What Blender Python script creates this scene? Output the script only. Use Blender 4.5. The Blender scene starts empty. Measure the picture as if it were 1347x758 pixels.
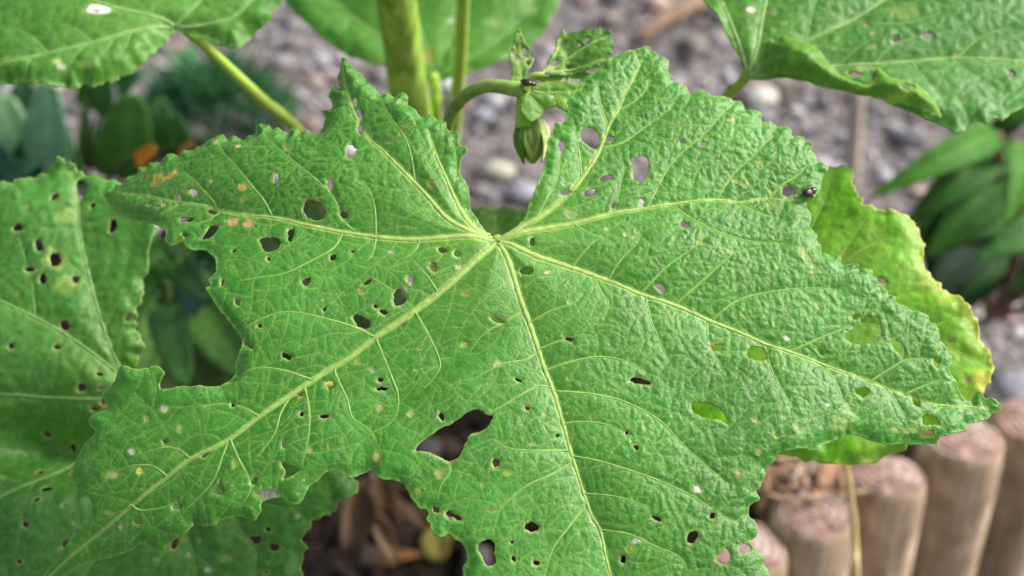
import bpy, math, random
import numpy as np
from mathutils import Vector, Matrix

random.seed(7); RNG = np.random.default_rng(11)
R = math.radians
scene = bpy.context.scene
COL = scene.collection

# ---------------------------------------------------------------- camera
CAM = np.array([0.0, 0.0, 0.75]); PITCH = R(33.0); FPX = 1871.0; CX, CY = 673.5, 379.0
VD = np.array([0, math.cos(PITCH), -math.sin(PITCH)])
VU = np.array([0, math.sin(PITCH), math.cos(PITCH)])
VR = np.array([1.0, 0, 0])
cd = bpy.data.cameras.new('camera'); cam = bpy.data.objects.new('camera', cd); COL.objects.link(cam)
cam.location = CAM; cam.rotation_euler = (math.pi/2 - PITCH, 0, 0)
cd.sensor_width = 36; cd.lens = 50.0; cd.clip_start = 0.02; cd.clip_end = 500
cd.dof.use_dof = True; cd.dof.focus_distance = 0.392; cd.dof.aperture_fstop = 10.5
scene.camera = cam

# ---------------------------------------------------------------- world, sun, exposure
SUN_EL, SUN_AZ = 44.0, 82.0      # azimuth measured from +Y towards +X (light comes from behind right)
w = bpy.data.worlds.new('World'); scene.world = w; w.use_nodes = True
nt = w.node_tree; bg = nt.nodes['Background']
sky = nt.nodes.new('ShaderNodeTexSky'); sky.sky_type = 'NISHITA'; sky.sun_disc = False
sky.sun_elevation = R(SUN_EL); sky.sun_rotation = R(SUN_AZ); sky.dust_density = 5.0; sky.air_density = 1.0; sky.ozone_density = 0.6
hs = nt.nodes.new('ShaderNodeHueSaturation'); hs.inputs['Saturation'].default_value = 0.6      # thin cloud: a paler sky
nt.links.new(sky.outputs[0], hs.inputs['Color']); nt.links.new(hs.outputs[0], bg.inputs[0]); bg.inputs[1].default_value = 0.066
sl = bpy.data.lights.new('sun', 'SUN'); sl.energy = 1.5; sl.angle = R(14); sl.color = (1, 0.96, 0.9)
so = bpy.data.objects.new('sun', sl); COL.objects.link(so)
sd = Vector((math.cos(R(SUN_EL))*math.sin(R(SUN_AZ)), math.cos(R(SUN_EL))*math.cos(R(SUN_AZ)), math.sin(R(SUN_EL))))
so.rotation_euler = sd.to_track_quat('Z', 'Y').to_euler(); so.location = (1, 1, 3)
scene.view_settings.view_transform = 'Standard'; scene.view_settings.look = 'None'
scene.view_settings.exposure = 1.9; scene.view_settings.gamma = 1.0
scene.cycles.max_bounces = 8

# ---------------------------------------------------------------- helpers: rays and frames
def ray(px, py):
    px = np.asarray(px, float); py = np.asarray(py, float)
    return VD + ((px-CX)/FPX)[..., None]*VR + ((CY-py)/FPX)[..., None]*VU
def at(px, py, depth):                       # a point seen at that pixel, depth metres along the view axis
    return CAM + ray(px, py)*depth
def on_ground(px, py, z=0.0):
    r = ray(px, py); return CAM + r*((z-CAM[2])/r[2])
def V(p): return Vector([float(x) for x in p])

class Frame:
    """A leaf's own plane: origin at its petiole, a to the right, b away along the blade, n its face normal. Unit: S metres."""
    def __init__(self, px, py, depth, tilt, yaw=0.0, macro=None):
        self.O = at(px, py, depth); self.S = depth/FPX
        t, y = R(tilt), R(yaw)
        n = math.cos(t)*(-VD) + math.sin(t)*VU
        n = n*math.cos(y) + VR*math.sin(y); n /= np.linalg.norm(n)
        a = VR - n*np.dot(VR, n); a /= np.linalg.norm(a)
        b = np.cross(n, a)
        self.a, self.b, self.n = a, b, n
        self.macro = macro or (lambda a, b: 0*a)
    def ab(self, pts):
        pts = np.asarray(pts, float); r = ray(pts[:, 0], pts[:, 1])
        h = np.zeros(len(pts))
        for _ in range(30):
            t = (np.dot(self.O - CAM, self.n) + h*self.S)/np.dot(r, self.n)
            P = CAM + r*t[:, None] - self.O
            A, B = P@self.a/self.S, P@self.b/self.S
            h = 0.5*h + 0.5*self.macro(A, B)
        return np.stack([A, B], 1)
    def world(self, A, B, H):
        return self.O + self.S*(A[..., None]*self.a + B[..., None]*self.b + H[..., None]*self.n)

# ---------------------------------------------------------------- helpers: object tree
def tag(o, label=None, cat=None, group=None, kind=None):
    if label: o['label'] = label
    if cat: o['category'] = cat
    if group: o['group'] = group
    if kind: o['kind'] = kind
    return o
def empty(name, loc, label, cat, group=None):
    o = bpy.data.objects.new(name, None); COL.objects.link(o); o.location = V(loc); o.empty_display_size = 0.02
    return tag(o, label, cat, group)
def link(name, me, parent=None, mat=None, smooth=True):
    o = bpy.data.objects.new(name, me); COL.objects.link(o)
    if mat: me.materials.append(mat)
    if smooth and len(me.polygons): me.polygons.foreach_set('use_smooth', np.ones(len(me.polygons), bool))
    if parent:
        o.parent = parent
        m = Matrix.Identity(4); q = parent
        while q is not None:
            m = Matrix.LocRotScale(q.location, q.rotation_euler, q.scale) @ (q.matrix_parent_inverse @ m if q.parent else m); q = q.parent
        o.matrix_parent_inverse = m.inverted()
    return o
def mesh(name, verts, faces):
    me = bpy.data.meshes.new(name); me.from_pydata([tuple(map(float, v)) for v in verts], [], faces); me.update(); return me
def mesh_np(name, verts, quads):
    me = bpy.data.meshes.new(name); n, k = len(quads), quads.shape[1]
    me.vertices.add(len(verts)); me.vertices.foreach_set('co', np.ascontiguousarray(verts, np.float32).ravel())
    me.loops.add(n*k); me.polygons.add(n)
    me.loops.foreach_set('vertex_index', quads.astype(np.int32).ravel())
    me.polygons.foreach_set('loop_start', np.arange(0, n*k, k, dtype=np.int32))
    me.update(calc_edges=True); return me
def set_col(me, name, rgb):
    at_ = me.attributes.new(name, 'FLOAT_COLOR', 'POINT')
    c = np.ones((len(rgb), 4), np.float32); c[:, :3] = rgb; at_.data.foreach_set('color', c.ravel())

def catmull(P, n=4, closed=False):
    P = np.asarray(P, float); m = len(P); out = []
    rng = range(m) if closed else range(m-1)
    for i in rng:
        if closed: p0, p1, p2, p3 = P[i-1], P[i], P[(i+1) % m], P[(i+2) % m]
        else: p0, p1, p2, p3 = P[max(i-1, 0)], P[i], P[i+1], P[min(i+2, m-1)]
        for k in range(n):
            t = k/n
            out.append(0.5*((2*p1)+(-p0+p2)*t+(2*p0-5*p1+4*p2-p3)*t*t+(-p0+3*p1-3*p2+p3)*t**3))
    if not closed: out.append(P[-1])
    return np.array(out)
def resample(P, step):
    P = np.asarray(P, float); d = np.r_[0, np.cumsum(np.linalg.norm(np.diff(P, axis=0), axis=1))]
    n = max(2, int(d[-1]/step)+1); s = np.linspace(0, d[-1], n)
    return np.stack([np.interp(s, d, P[:, k]) for k in range(P.shape[1])], 1)

def hash2(i, j, s):
    h = np.sin(i*127.1 + j*311.7 + s*74.7)*43758.5453
    return h - np.floor(h)
def vnoise(x, y, s=0):
    i, j = np.floor(x), np.floor(y); u, v = x-i, y-j
    u = u*u*(3-2*u); v = v*v*(3-2*v)
    return (hash2(i, j, s)*(1-u)+hash2(i+1, j, s)*u)*(1-v) + (hash2(i, j+1, s)*(1-u)+hash2(i+1, j+1, s)*u)*v
def fbm(x, y, s=0, o=3):
    t, a, n = 0, 0.5, 0
    for k in range(o):
        t = t + a*vnoise(x*2**k, y*2**k, s+k*9); n += a; a *= 0.5
    return t/n
def worley(x, y, s, jit=0.9):
    i, j = np.floor(x), np.floor(y)
    f1 = np.full(x.shape, 9.0); f2 = np.full(x.shape, 9.0); idv = np.zeros(x.shape)
    for di in (-1, 0, 1):
        for dj in (-1, 0, 1):
            ci, cj = i+di, j+dj
            qx = ci + 0.5 + jit*(hash2(ci, cj, s)-0.5); qy = cj + 0.5 + jit*(hash2(ci, cj, s+5)-0.5)
            d = np.hypot(qx-x, qy-y); near = d < f1
            f2 = np.where(near, f1, np.minimum(f2, d)); idv = np.where(near, hash2(ci, cj, s+11), idv); f1 = np.where(near, d, f1)
    return f1, f2, idv
def sstep(a, b, x):
    t = np.clip((x-a)/(b-a), 0, 1); return t*t*(3-2*t)

# ---------------------------------------------------------------- materials
def new_mat(name):
    m = bpy.data.materials.new(name); m.use_nodes = True; t = m.node_tree
    return m, t, t.nodes['Principled BSDF'], t.nodes['Material Output']
def N(t, kind, **kw):
    n = t.nodes.new(kind)
    for k, v in kw.items():
        if k in n.inputs.keys(): n.inputs[k].default_value = v
        else: setattr(n, k, v)
    return n
def leaf_mat(name, trans=0.30, rough=0.45, tcol=(0.16, 0.42, 0.03), fine=420.0, bump=0.25, dots=0.35, spec=0.38):
    m, t, p, out = new_mat(name); L = t.links.new
    a = N(t, 'ShaderNodeAttribute', attribute_name='tint')
    tc = N(t, 'ShaderNodeTexCoord')
    n1 = N(t, 'ShaderNodeTexNoise', Scale=fine, Detail=4.0, Roughness=0.6); L(tc.outputs['Object'], n1.inputs['Vector'])
    n2 = N(t, 'ShaderNodeTexNoise', Scale=fine*3.2, Detail=3.0, Roughness=0.6); L(tc.outputs['Object'], n2.inputs['Vector'])
    mr = N(t, 'ShaderNodeMapRange'); mr.inputs['From Min'].default_value = 0.3; mr.inputs['From Max'].default_value = 0.7
    mr.inputs['To Min'].default_value = 0.78; mr.inputs['To Max'].default_value = 1.2; L(n1.outputs['Fac'], mr.inputs['Value'])
    mx = N(t, 'ShaderNodeMix', data_type='RGBA', blend_type='MULTIPLY'); mx.inputs['Factor'].default_value = 1
    L(a.outputs['Color'], mx.inputs['A']); L(mr.outputs['Result'], mx.inputs['B'])
    vo = N(t, 'ShaderNodeTexVoronoi', Scale=fine*2.0); L(tc.outputs['Object'], vo.inputs['Vector'])       # tiny pale hairs
    lt = N(t, 'ShaderNodeMath', operation='LESS_THAN'); L(vo.outputs['Distance'], lt.inputs[0]); lt.inputs[1].default_value = 0.16
    sp = N(t, 'ShaderNodeSeparateColor'); L(vo.outputs['Color'], sp.inputs[0])
    gt = N(t, 'ShaderNodeMath', operation='GREATER_THAN'); L(sp.outputs[0], gt.inputs[0]); gt.inputs[1].default_value = 0.55
    mu = N(t, 'ShaderNodeMath', operation='MULTIPLY'); L(lt.outputs[0], mu.inputs[0]); L(gt.outputs[0], mu.inputs[1])
    mu2 = N(t, 'ShaderNodeMath', operation='MULTIPLY'); L(mu.outputs[0], mu2.inputs[0]); mu2.inputs[1].default_value = dots
    mx2 = N(t, 'ShaderNodeMix', data_type='RGBA'); L(mu2.outputs[0], mx2.inputs['Factor']); L(mx.outputs['Result'], mx2.inputs['A'])
    mx2.inputs['B'].default_value = (0.45, 0.52, 0.38, 1)
    L(mx2.outputs['Result'], p.inputs['Base Color'])
    mr2 = N(t, 'ShaderNodeMapRange'); mr2.inputs['To Min'].default_value = rough-0.1; mr2.inputs['To Max'].default_value = rough+0.14
    L(n2.outputs['Fac'], mr2.inputs['Value']); L(mr2.outputs['Result'], p.inputs['Roughness'])
    p.inputs['Specular IOR Level'].default_value = spec
    bp = N(t, 'ShaderNodeBump', Strength=bump, Distance=0.0006); L(n2.outputs['Fac'], bp.inputs['Height']); L(bp.outputs['Normal'], p.inputs['Normal'])
    tr = N(t, 'ShaderNodeBsdfTranslucent')
    tm = N(t, 'ShaderNodeMix', data_type='RGBA', blend_type='MIX'); tm.inputs['Factor'].default_value = 0.55
    L(mx2.outputs['Result'], tm.inputs['A']); tm.inputs['B'].default_value = (*tcol, 1); L(tm.outputs['Result'], tr.inputs['Color'])
    ms = N(t, 'ShaderNodeMixShader'); ms.inputs[0].default_value = trans
    L(p.outputs[0], ms.inputs[1]); L(tr.outputs[0], ms.inputs[2]); L(ms.outputs[0], out.inputs[0])
    return m
def plain_mat(name, c1, c2, scale=60, rough=0.6, bump=0.3, dist=0.002, stretch=None, spec=0.4, trans=0.0, detail=5, c3=None, coord='Object'):
    m, t, p, out = new_mat(name); L = t.links.new
    tc = N(t, 'ShaderNodeTexCoord'); src = tc.outputs[coord]
    if stretch:
        mp = N(t, 'ShaderNodeMapping'); mp.inputs['Scale'].default_value = stretch; L(src, mp.inputs[0]); src = mp.outputs[0]
    n1 = N(t, 'ShaderNodeTexNoise', Scale=scale, Detail=float(detail), Roughness=0.62); L(src, n1.inputs['Vector'])
    cr = N(t, 'ShaderNodeValToRGB'); e = cr.color_ramp.elements
    e[0].position = 0.32; e[0].color = (*c1, 1); e[1].position = 0.68; e[1].color = (*c2, 1)
    if c3: q = e.new(0.5); q.color = (*c3, 1)
    L(n1.outputs['Fac'], cr.inputs[0]); L(cr.outputs[0], p.inputs['Base Color'])
    p.inputs['Roughness'].default_value = rough; p.inputs['Specular IOR Level'].default_value = spec
    bp = N(t, 'ShaderNodeBump', Strength=bump, Distance=dist); L(n1.outputs['Fac'], bp.inputs['Height']); L(bp.outputs['Normal'], p.inputs['Normal'])
    if trans:
        tr = N(t, 'ShaderNodeBsdfTranslucent'); L(cr.outputs[0], tr.inputs['Color'])
        ms = N(t, 'ShaderNodeMixShader'); ms.inputs[0].default_value = trans
        L(p.outputs[0], ms.inputs[1]); L(tr.outputs[0], ms.inputs[2]); L(ms.outputs[0], out.inputs[0])
    return m

M_LEAF = leaf_mat('hollyhock_leaf', spec=0.42, rough=0.40, bump=0.4)
M_LEAFB = leaf_mat('hollyhock_leaf_back', fine=300, bump=0.4, dots=0.15)
M_LEAFD = leaf_mat('hollyhock_leaf_painted_shade', trans=0.06, rough=0.7, spec=0.08, tcol=(0.03, 0.07, 0.01), fine=300, bump=0.4, dots=0.0)  # dark and dull: the shade behind the left lobe is put into the colour
M_VEIN = leaf_mat('leaf_vein', trans=0.15, rough=0.5, tcol=(0.5, 0.55, 0.12), fine=900, bump=0.4, dots=0.5)
M_STEM = plain_mat('green_stem', (0.16, 0.30, 0.03), (0.46, 0.64, 0.13), 170, 0.55, 0.6, 0.0012, (1, 1, 0.10), trans=0.1, c3=(0.29, 0.47, 0.06))
M_PETIOLE = plain_mat('petiole', (0.30, 0.46, 0.05), (0.42, 0.58, 0.10), 120, 0.5, 0.2, 0.001, trans=0.15)

# ---------------------------------------------------------------- the leaf builder
def bilinear(F, A, B, a0, b0, g):
    x = np.clip((A-a0)/g, 0, F.shape[1]-1.001); y = np.clip((B-b0)/g, 0, F.shape[0]-1.001)
    i, j = x.astype(int), y.astype(int); u, v = x-i, y-j
    if F.ndim == 3: u, v = u[..., None], v[..., None]
    return (F[j, i]*(1-u)+F[j, i+1]*u)*(1-v)+(F[j+1, i]*(1-u)+F[j+1, i+1]*u)*v
def seg_dist(GA, GB, a0, b0, g, P, cap, closed, D, W=None, wv=None, TT=None):
    """Lowers D to the distance to polyline P (within cap); W takes the width value wv at the nearest point."""
    n = len(P); ny, nx = GA.shape
    for k in range(n if closed else n-1):
        p, q = P[k], P[(k+1) % n]
        x0 = int((min(p[0], q[0])-cap-a0)/g); x1 = int((max(p[0], q[0])+cap-a0)/g)+2
        y0 = int((min(p[1], q[1])-cap-b0)/g); y1 = int((max(p[1], q[1])+cap-b0)/g)+2
        x0, y0, x1, y1 = max(x0, 0), max(y0, 0), min(x1, nx), min(y1, ny)
        if x0 >= x1 or y0 >= y1: continue
        A, B = GA[y0:y1, x0:x1], GB[y0:y1, x0:x1]; e = q-p; l2 = max(e@e, 1e-9)
        t = np.clip(((A-p[0])*e[0]+(B-p[1])*e[1])/l2, 0, 1)
        d = np.hypot(A-p[0]-t*e[0], B-p[1]-t*e[1]); sub = D[y0:y1, x0:x1]
        m = d < sub
        if W is not None:
            wl = wv[k]*(1-t)+wv[(k+1) % n]*t; W[y0:y1, x0:x1][m] = wl[m]
        sub[m] = d[m]
def inside_poly(GA, GB, P):
    c = np.zeros(GA.shape, bool); n = len(P)
    ys = GB[:, 0]; xs = GA[0]
    for k in range(n):
        p, q = P[k], P[(k+1) % n]
        if p[1] == q[1]: continue
        lo, hi = (p, q) if p[1] < q[1] else (q, p)
        j0, j1 = np.searchsorted(ys, lo[1]), np.searchsorted(ys, hi[1])
        if j0 >= j1: continue
        xi = lo[0]+(ys[j0:j1]-lo[1])/(hi[1]-lo[1])*(hi[0]-lo[0])
        c[j0:j1] ^= xs[None, :] > xi[:, None]
    return c
def ell(cx, cy, rx, ry=None, rot=0, rough=0.16, n=12):
    ry = ry or rx; o = []; s = random.random()*9
    for k in range(n):
        t = 2*math.pi*k/n; f = 1+rough*math.sin(2*t+s)+rough*0.8*random.uniform(-1, 1)
        x, y = rx*f*math.cos(t), ry*f*math.sin(t); c_, s_ = math.cos(R(rot)), math.sin(R(rot))
        o.append((cx+x*c_-y*s_, cy+x*s_+y*c_))
    return o

def build_leaf(plant, fr, outline, mains, sides=(), holes=(), spots=(), g=1.6, label=None, seed=1, name='leaf',
               base=((0.026, 0.158, 0.010), (0.060, 0.258, 0.026)), centre_tint=(0.10, 0.27, 0.026), vein_tint=(0.30, 0.45, 0.10),
               relief=1.0, cellA=24.0, cellB=10.5, mat=None, auto=True, mainw=(8.0, 2.2), vein_objs=True, ruffle=6.5, pleat=10.0,
               edge_tint=(0.26, 0.38, 0.10), edge_w=1.6, yellow=None, thick=1.6, smooth_centre=True, extra_h=None, wob=1.0, hrim=(0.30, 0.40, 0.12), mottled=0.0, ampf=None, rim_drop=5.0):
    mat = mat or M_LEAF
    O2 = catmull(fr.ab(outline), 4, True)
    nrm = np.roll(O2, -1, 0)-np.roll(O2, 1, 0); nrm = np.stack([nrm[:, 1], -nrm[:, 0]], 1); nrm /= np.linalg.norm(nrm, axis=1)[:, None]+1e-9
    O2 = O2 + nrm*((vnoise(O2[:, 0]/3.4, O2[:, 1]/3.4, seed)-0.5)*2.2*wob)[:, None]
    H2 = [catmull(fr.ab(h), 4, True) for h in holes]
    for h in H2:                                     # gnawed, uneven rims
        c_ = h.mean(0); rad = np.linalg.norm(h-c_, axis=1)
        h += (h-c_)/(rad[:, None]+1e-6)*((vnoise(h[:, 0]/2.6, h[:, 1]/2.6, seed+40)-0.5)*np.minimum(rad*0.5, 2.6))[:, None]
    mv = [catmull(fr.ab(v), 5) for v in mains]
    sv = [catmull(fr.ab(v), 5) for v in sides]
    a0, b0 = O2.min(0)-8; a1, b1 = O2.max(0)+8
    nx, ny = int((a1-a0)/g)+2, int((b1-b0)/g)+2
    GA, GB = np.meshgrid(a0+np.arange(nx)*g, b0+np.arange(ny)*g)
    cap = 60.0
    dout = np.full(GA.shape, cap); seg_dist(GA, GB, a0, b0, g, O2, cap, True, dout)
    sgn = np.where(inside_poly(GA, GB, O2), 1, -1); dout = dout*sgn
    dh = np.full(GA.shape, 14.0)
    for h in H2:
        hd = np.full(GA.shape, 14.0); seg_dist(GA, GB, a0, b0, g, h, 14.0, True, hd)
        hd = np.where(inside_poly(GA, GB, h), -hd, hd); dh = np.minimum(dh, hd)
    dist = np.minimum(dout, dh)
    # --- veins: traced ones, then branches grown between them until they meet another vein
    polys = []                                       # (points, w0, w1, level)
    for v in mv: polys.append((resample(v, 4.0), mainw[0], mainw[1], 0))
    for v in sv: polys.append((resample(v, 4.0), 3.6, 1.1, 1))
    if auto:
        cs = 3.0; occ = {}
        def put(P, i):
            for q in resample(P, 2.0): occ.setdefault((int(q[0]//cs), int(q[1]//cs)), i)
        for i, pl in enumerate(polys): put(pl[0], i)
        rnd = random.Random(seed)
        queue = list(range(len(polys))); k = 0
        while k < len(queue):
            i = queue[k]; k += 1
            P, w0_, w1_, lev = polys[i]
            if lev >= 2 + (len(P) > 13): continue
            gap = {0: 34.0, 1: 19.0, 2: 24.0}[lev]; s = rnd.uniform(8, gap)+(24 if lev == 0 else 0)
            Ls = np.r_[0, np.cumsum(np.linalg.norm(np.diff(P, axis=0), axis=1))]; side = 1
            while s < Ls[-1]-4:
                for side in (-1, 1):
                    ss = s + rnd.uniform(-0.3, 0.3)*gap
                    j = int(np.clip(np.searchsorted(Ls, ss), 1, len(P)-1)); d = P[j]-P[j-1]; d /= np.linalg.norm(d)+1e-9
                    ang = side*R({0: 56, 1: 76, 2: 80}[lev]+rnd.uniform(-11, 11)); c_, s_ = math.cos(ang), math.sin(ang)
                    h = np.array([d[0]*c_-d[1]*s_, d[0]*s_+d[1]*c_]); pos = P[j].copy(); path = [pos.copy()]
                    maxl = {0: 150, 1: 95, 2: 60}[lev]; step = 3.0; ok = True; curl = -side*rnd.uniform(0.3, 1.6)*0.022
                    for q in range(int(maxl/step)):
                        a = curl*step/3 + rnd.gauss(0, 0.13); c_, s_ = math.cos(a), math.sin(a)
                        h = np.array([h[0]*c_-h[1]*s_, h[0]*s_+h[1]*c_]); pos = pos+h*step; path.append(pos.copy())
                        gi, gj = int((pos[0]-a0)/g), int((pos[1]-b0)/g)
                        if not (0 <= gi < nx and 0 <= gj < ny) or dout[gj, gi] < 2: break
                        if q > 2:
                            cc = (int(pos[0]//cs), int(pos[1]//cs)); hit = occ.get(cc)
                            if hit is not None and hit != i: break
                        else:
                            cc = (int(pos[0]//cs), int(pos[1]//cs)); hit = occ.get(cc)
                            if q == 2 and hit is not None and hit != i: ok = False; break
                    if ok and len(path) > 5:
                        path = np.array(path); polys.append((path, {0: 2.4, 1: 1.6, 2: 1.2}[lev], 0.9, lev+1 if lev else 1.5 and 2))
                        put(path, len(polys)-1); queue.append(len(polys)-1)
                s += gap*rnd.uniform(0.75, 1.3)
    D0 = np.full(GA.shape, 150.0); W0 = np.ones(GA.shape)
    D1 = np.full(GA.shape, 40.0); W1 = np.ones(GA.shape)
    D2 = np.full(GA.shape, 16.0); W2 = np.ones(GA.shape)
    for P, w0_, w1_, lev in polys:
        wv = np.linspace(w0_, w1_, len(P))
        if lev == 0: seg_dist(GA, GB, a0, b0, g, resample(P, 14.0), 150.0, False, D0, W0, np.interp(np.linspace(0, 1, len(resample(P, 14.0))), np.linspace(0, 1, len(P)), wv))
        elif lev == 1: seg_dist(GA, GB, a0, b0, g, P[::2] if len(P) > 4 else P, 40.0, False, D1, W1, wv[::2] if len(P) > 4 else wv)
        else: seg_dist(GA, GB, a0, b0, g, P[::2] if len(P) > 4 else P, 16.0, False, D2, W2, wv[::2] if len(P) > 4 else wv)
    # --- height field
    wx = GA+10*(vnoise(GA/38, GB/38, seed+2)-0.5); wy = GB+10*(vnoise(GA/38, GB/38, seed+3)-0.5)
    rr = np.hypot(GA, GB)
    amp = (0.30+0.70*sstep(40, 260, rr)) if smooth_centre else np.ones(GA.shape)
    amp = amp*(0.65+0.7*fbm(GA/120, GB/120, seed+4))
    if ampf is not None: amp = amp*ampf(GA, GB)
    f1, f2, idA = worley(wx/cellA, wy/cellA, seed+20); eA = (f2-f1)*cellA*0.5
    wx2 = GA+4*(vnoise(GA/12, GB/12, seed+6)-0.5); wy2 = GB+4*(vnoise(GA/12, GB/12, seed+7)-0.5)
    f1b, f2b, idB = worley(wx2/cellB, wy2/cellB, seed+30); eB = (f2b-f1b)*cellB*0.5
    dv = np.minimum(np.minimum(np.maximum(D0-W0*0.2, 0)*0.5+2.5, np.maximum(D1-0.5, 0)*0.7), np.maximum(D2-0.3, 0))
    dome = (1-0.95*np.exp(-(dv/4.5)**2))*(1-0.30*np.exp(-(eA/3.0)**2))
    dome2 = 1-np.exp(-(eB/1.25)**2)+0.10*np.minimum(eB, 5)
    fM1, fM2, idM = worley(GA/15.0, GB/15.0, seed+50); eM = (fM2-fM1)*7.5
    H = fr.macro(GA, GB)
    H = H + pleat*(1-np.exp(-D0/34.0))*(0.4+1.2*fbm(GA/170, GB/170, seed+8)) - pleat*0.6
    H = H + 2.6*(1-np.exp(-D1/11.0))*amp
    ein = np.clip(dout, 0, cap)
    H = H + ruffle*2.2*np.exp(-ein/24.0)*(fbm(GA/42, GB/42, seed+9, 2)-0.55)
    H = H + 16*(fbm(GA/190, GB/190, seed+10, 2)-0.5)
    if extra_h is not None: H = H + extra_h(GA, GB, dout)
    Hb = H.copy()
    H = H + relief*amp*(2.15*dome+0.60*dome2*(0.5+idB)+0.5*(idA-0.5)*dome)
    H = H + relief*1.3*np.exp(-ein/18.0)*(1-np.exp(-(eM/3.2)**2))*(0.6+0.8*idM) - rim_drop*np.exp(-(ein/9.0)**2)
    H = H - 1.2*np.exp(-(np.maximum(dh, 0)/2.5)**2)
    # --- colour of the blade itself, and the lit rim painted on its margin
    c0, c1 = np.array(base[0]), np.array(base[1])
    f = np.clip(fbm(GA/85, GB/85, seed+12, 4)*1.5-0.25 + 0.12*(idA-0.5) + 0.18*(idB-0.5), 0, 1)[..., None]
    C = c0*(1-f)+c1*f
    if mottled:
        f = (mottled*sstep(0.52, 0.72, fbm(GA/55, GB/55, seed+17, 4)))[..., None]; C = C*(1-f)+np.array((0.22, 0.33, 0.04))*f
    ct = np.array(centre_tint); f = (0.75*np.exp(-(rr/110.0)**2)+0.22*np.exp(-D0/14.0))[..., None]; C = C*(1-f)+ct*f
    if yellow is not None:
        f = np.clip(yellow(GA, GB, dout), 0, 1)[..., None]; C = C*(1-f)+np.array((0.40, 0.44, 0.045))*f
    vt = np.array(vein_tint)
    def vline(D, Wd, k, soft=0.9): return (k*np.clip(1-(D-Wd*0.5)/soft, 0, 1))
    net = np.exp(-(eA/1.0)**2)*0.16*amp; net2 = np.exp(-(eB/0.8)**2)*0.15*amp
    f = np.maximum(np.maximum(vline(D0, W0, 0.85, 1.6), vline(D1, W1*0.8, 0.62)), np.maximum(vline(D2, W2*0.5, 0.36, 1.1), net+net2))[..., None]
    C = C*(1-f)+vt*f
    et = np.array(edge_tint); f = (0.65*np.exp(-(np.maximum(dout, 0)/edge_w)**2))[..., None]; C = C*(1-f)+et*f  # default pale tint puts the lit rim into the colour
    ht = np.array(hrim); rn = fbm(GA/9, GB/9, seed+41, 2)
    f = ((0.15+0.75*rn)*np.exp(-(np.maximum(dh, 0)/(1.0+2.6*rn))**2)*(dh < 13.9))[..., None]; q_ = sstep(0.5, 0.72, fbm(GA/14, GB/14, seed+42, 2))[..., None]
    f = np.clip(f, 0, 1); C = C*(1-f)+(ht*(1-q_)+np.array((0.26, 0.17, 0.07))*q_)*f
    for (sx, sy, rx, ry, rot, col, k) in spots:
        p = fr.ab([(sx, sy)])[0]; c_, s_ = math.cos(R(-rot)), math.sin(R(-rot))
        m_ = max(rx, ry)*2.2
        j0, j1 = max(int((p[1]-m_-b0)/g), 0), min(int((p[1]+m_-b0)/g)+1, ny); i0, i1 = max(int((p[0]-m_-a0)/g), 0), min(int((p[0]+m_-a0)/g)+1, nx)
        if j0 >= j1 or i0 >= i1: continue
        xa, yb = GA[j0:j1, i0:i1]-p[0], GB[j0:j1, i0:i1]-p[1]; u, v_ = (xa*c_-yb*s_)/rx, (xa*s_+yb*c_)/ry
        e = np.hypot(u, v_)+0.7*(fbm(xa/4+sx, yb/4+sy, seed+15, 3)-0.5)*min(1, 6/max(rx, ry)+0.4)
        f = (k*(1-sstep(0.72, 1.12, e)))[..., None]; sub = C[j0:j1, i0:i1]
        ring = (0.35*np.exp(-((e-1.15)/0.25)**2))[..., None]
        sub[:] = sub*(1-ring)+np.array((0.30, 0.38, 0.07))*ring; sub[:] = sub*(1-f)+np.array(col)*f
        H[j0:j1, i0:i1] -= 0.9*f[..., 0]
    # --- mesh
    dc = 0.25*(dist[:-1, :-1]+dist[1:, :-1]+dist[:-1, 1:]+dist[1:, 1:]); keep = dc > 0
    idx = np.arange(nx*ny).reshape(ny, nx)
    q = np.stack([idx[:-1, :-1][keep], idx[:-1, 1:][keep], idx[1:, 1:][keep], idx[1:, :-1][keep]], 1)
    cnt = np.bincount(q.ravel(), minlength=nx*ny); used = cnt > 0
    gy, gx = np.gradient(dist, g); ln = np.hypot(gx, gy)+1e-6; gx, gy = gx/ln, gy/ln
    bd = ((cnt > 0) & (cnt < 4)).reshape(ny, nx) & (np.abs(dist) < 2.0*g)
    A_, B_ = GA-np.where(bd, dist*gx, 0), GB-np.where(bd, dist*gy, 0)
    re = np.full(nx*ny, -1); re[used] = np.arange(used.sum())
    A_, B_ = A_.ravel()[used], B_.ravel()[used]
    Hs = bilinear(H, A_, B_, a0, b0, g); Cs = bilinear(C, A_, B_, a0, b0, g)
    W = fr.world(A_, B_, Hs)
    me = mesh_np(name, W-np.asarray(plant.location), re[q]); set_col(me, 'tint', Cs)
    lo = bpy.data.objects.new(name, me); COL.objects.link(lo); me.materials.append(mat); lo.parent = plant
    me.polygons.foreach_set('use_smooth', np.ones(len(me.polygons), bool))
    if label: lo['label'] = label
    if thick:
        so_ = lo.modifiers.new('thickness', 'SOLIDIFY'); so_.thickness = thick*fr.S; so_.offset = -1; so_.use_rim_only = True; so_.use_rim = True
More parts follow.
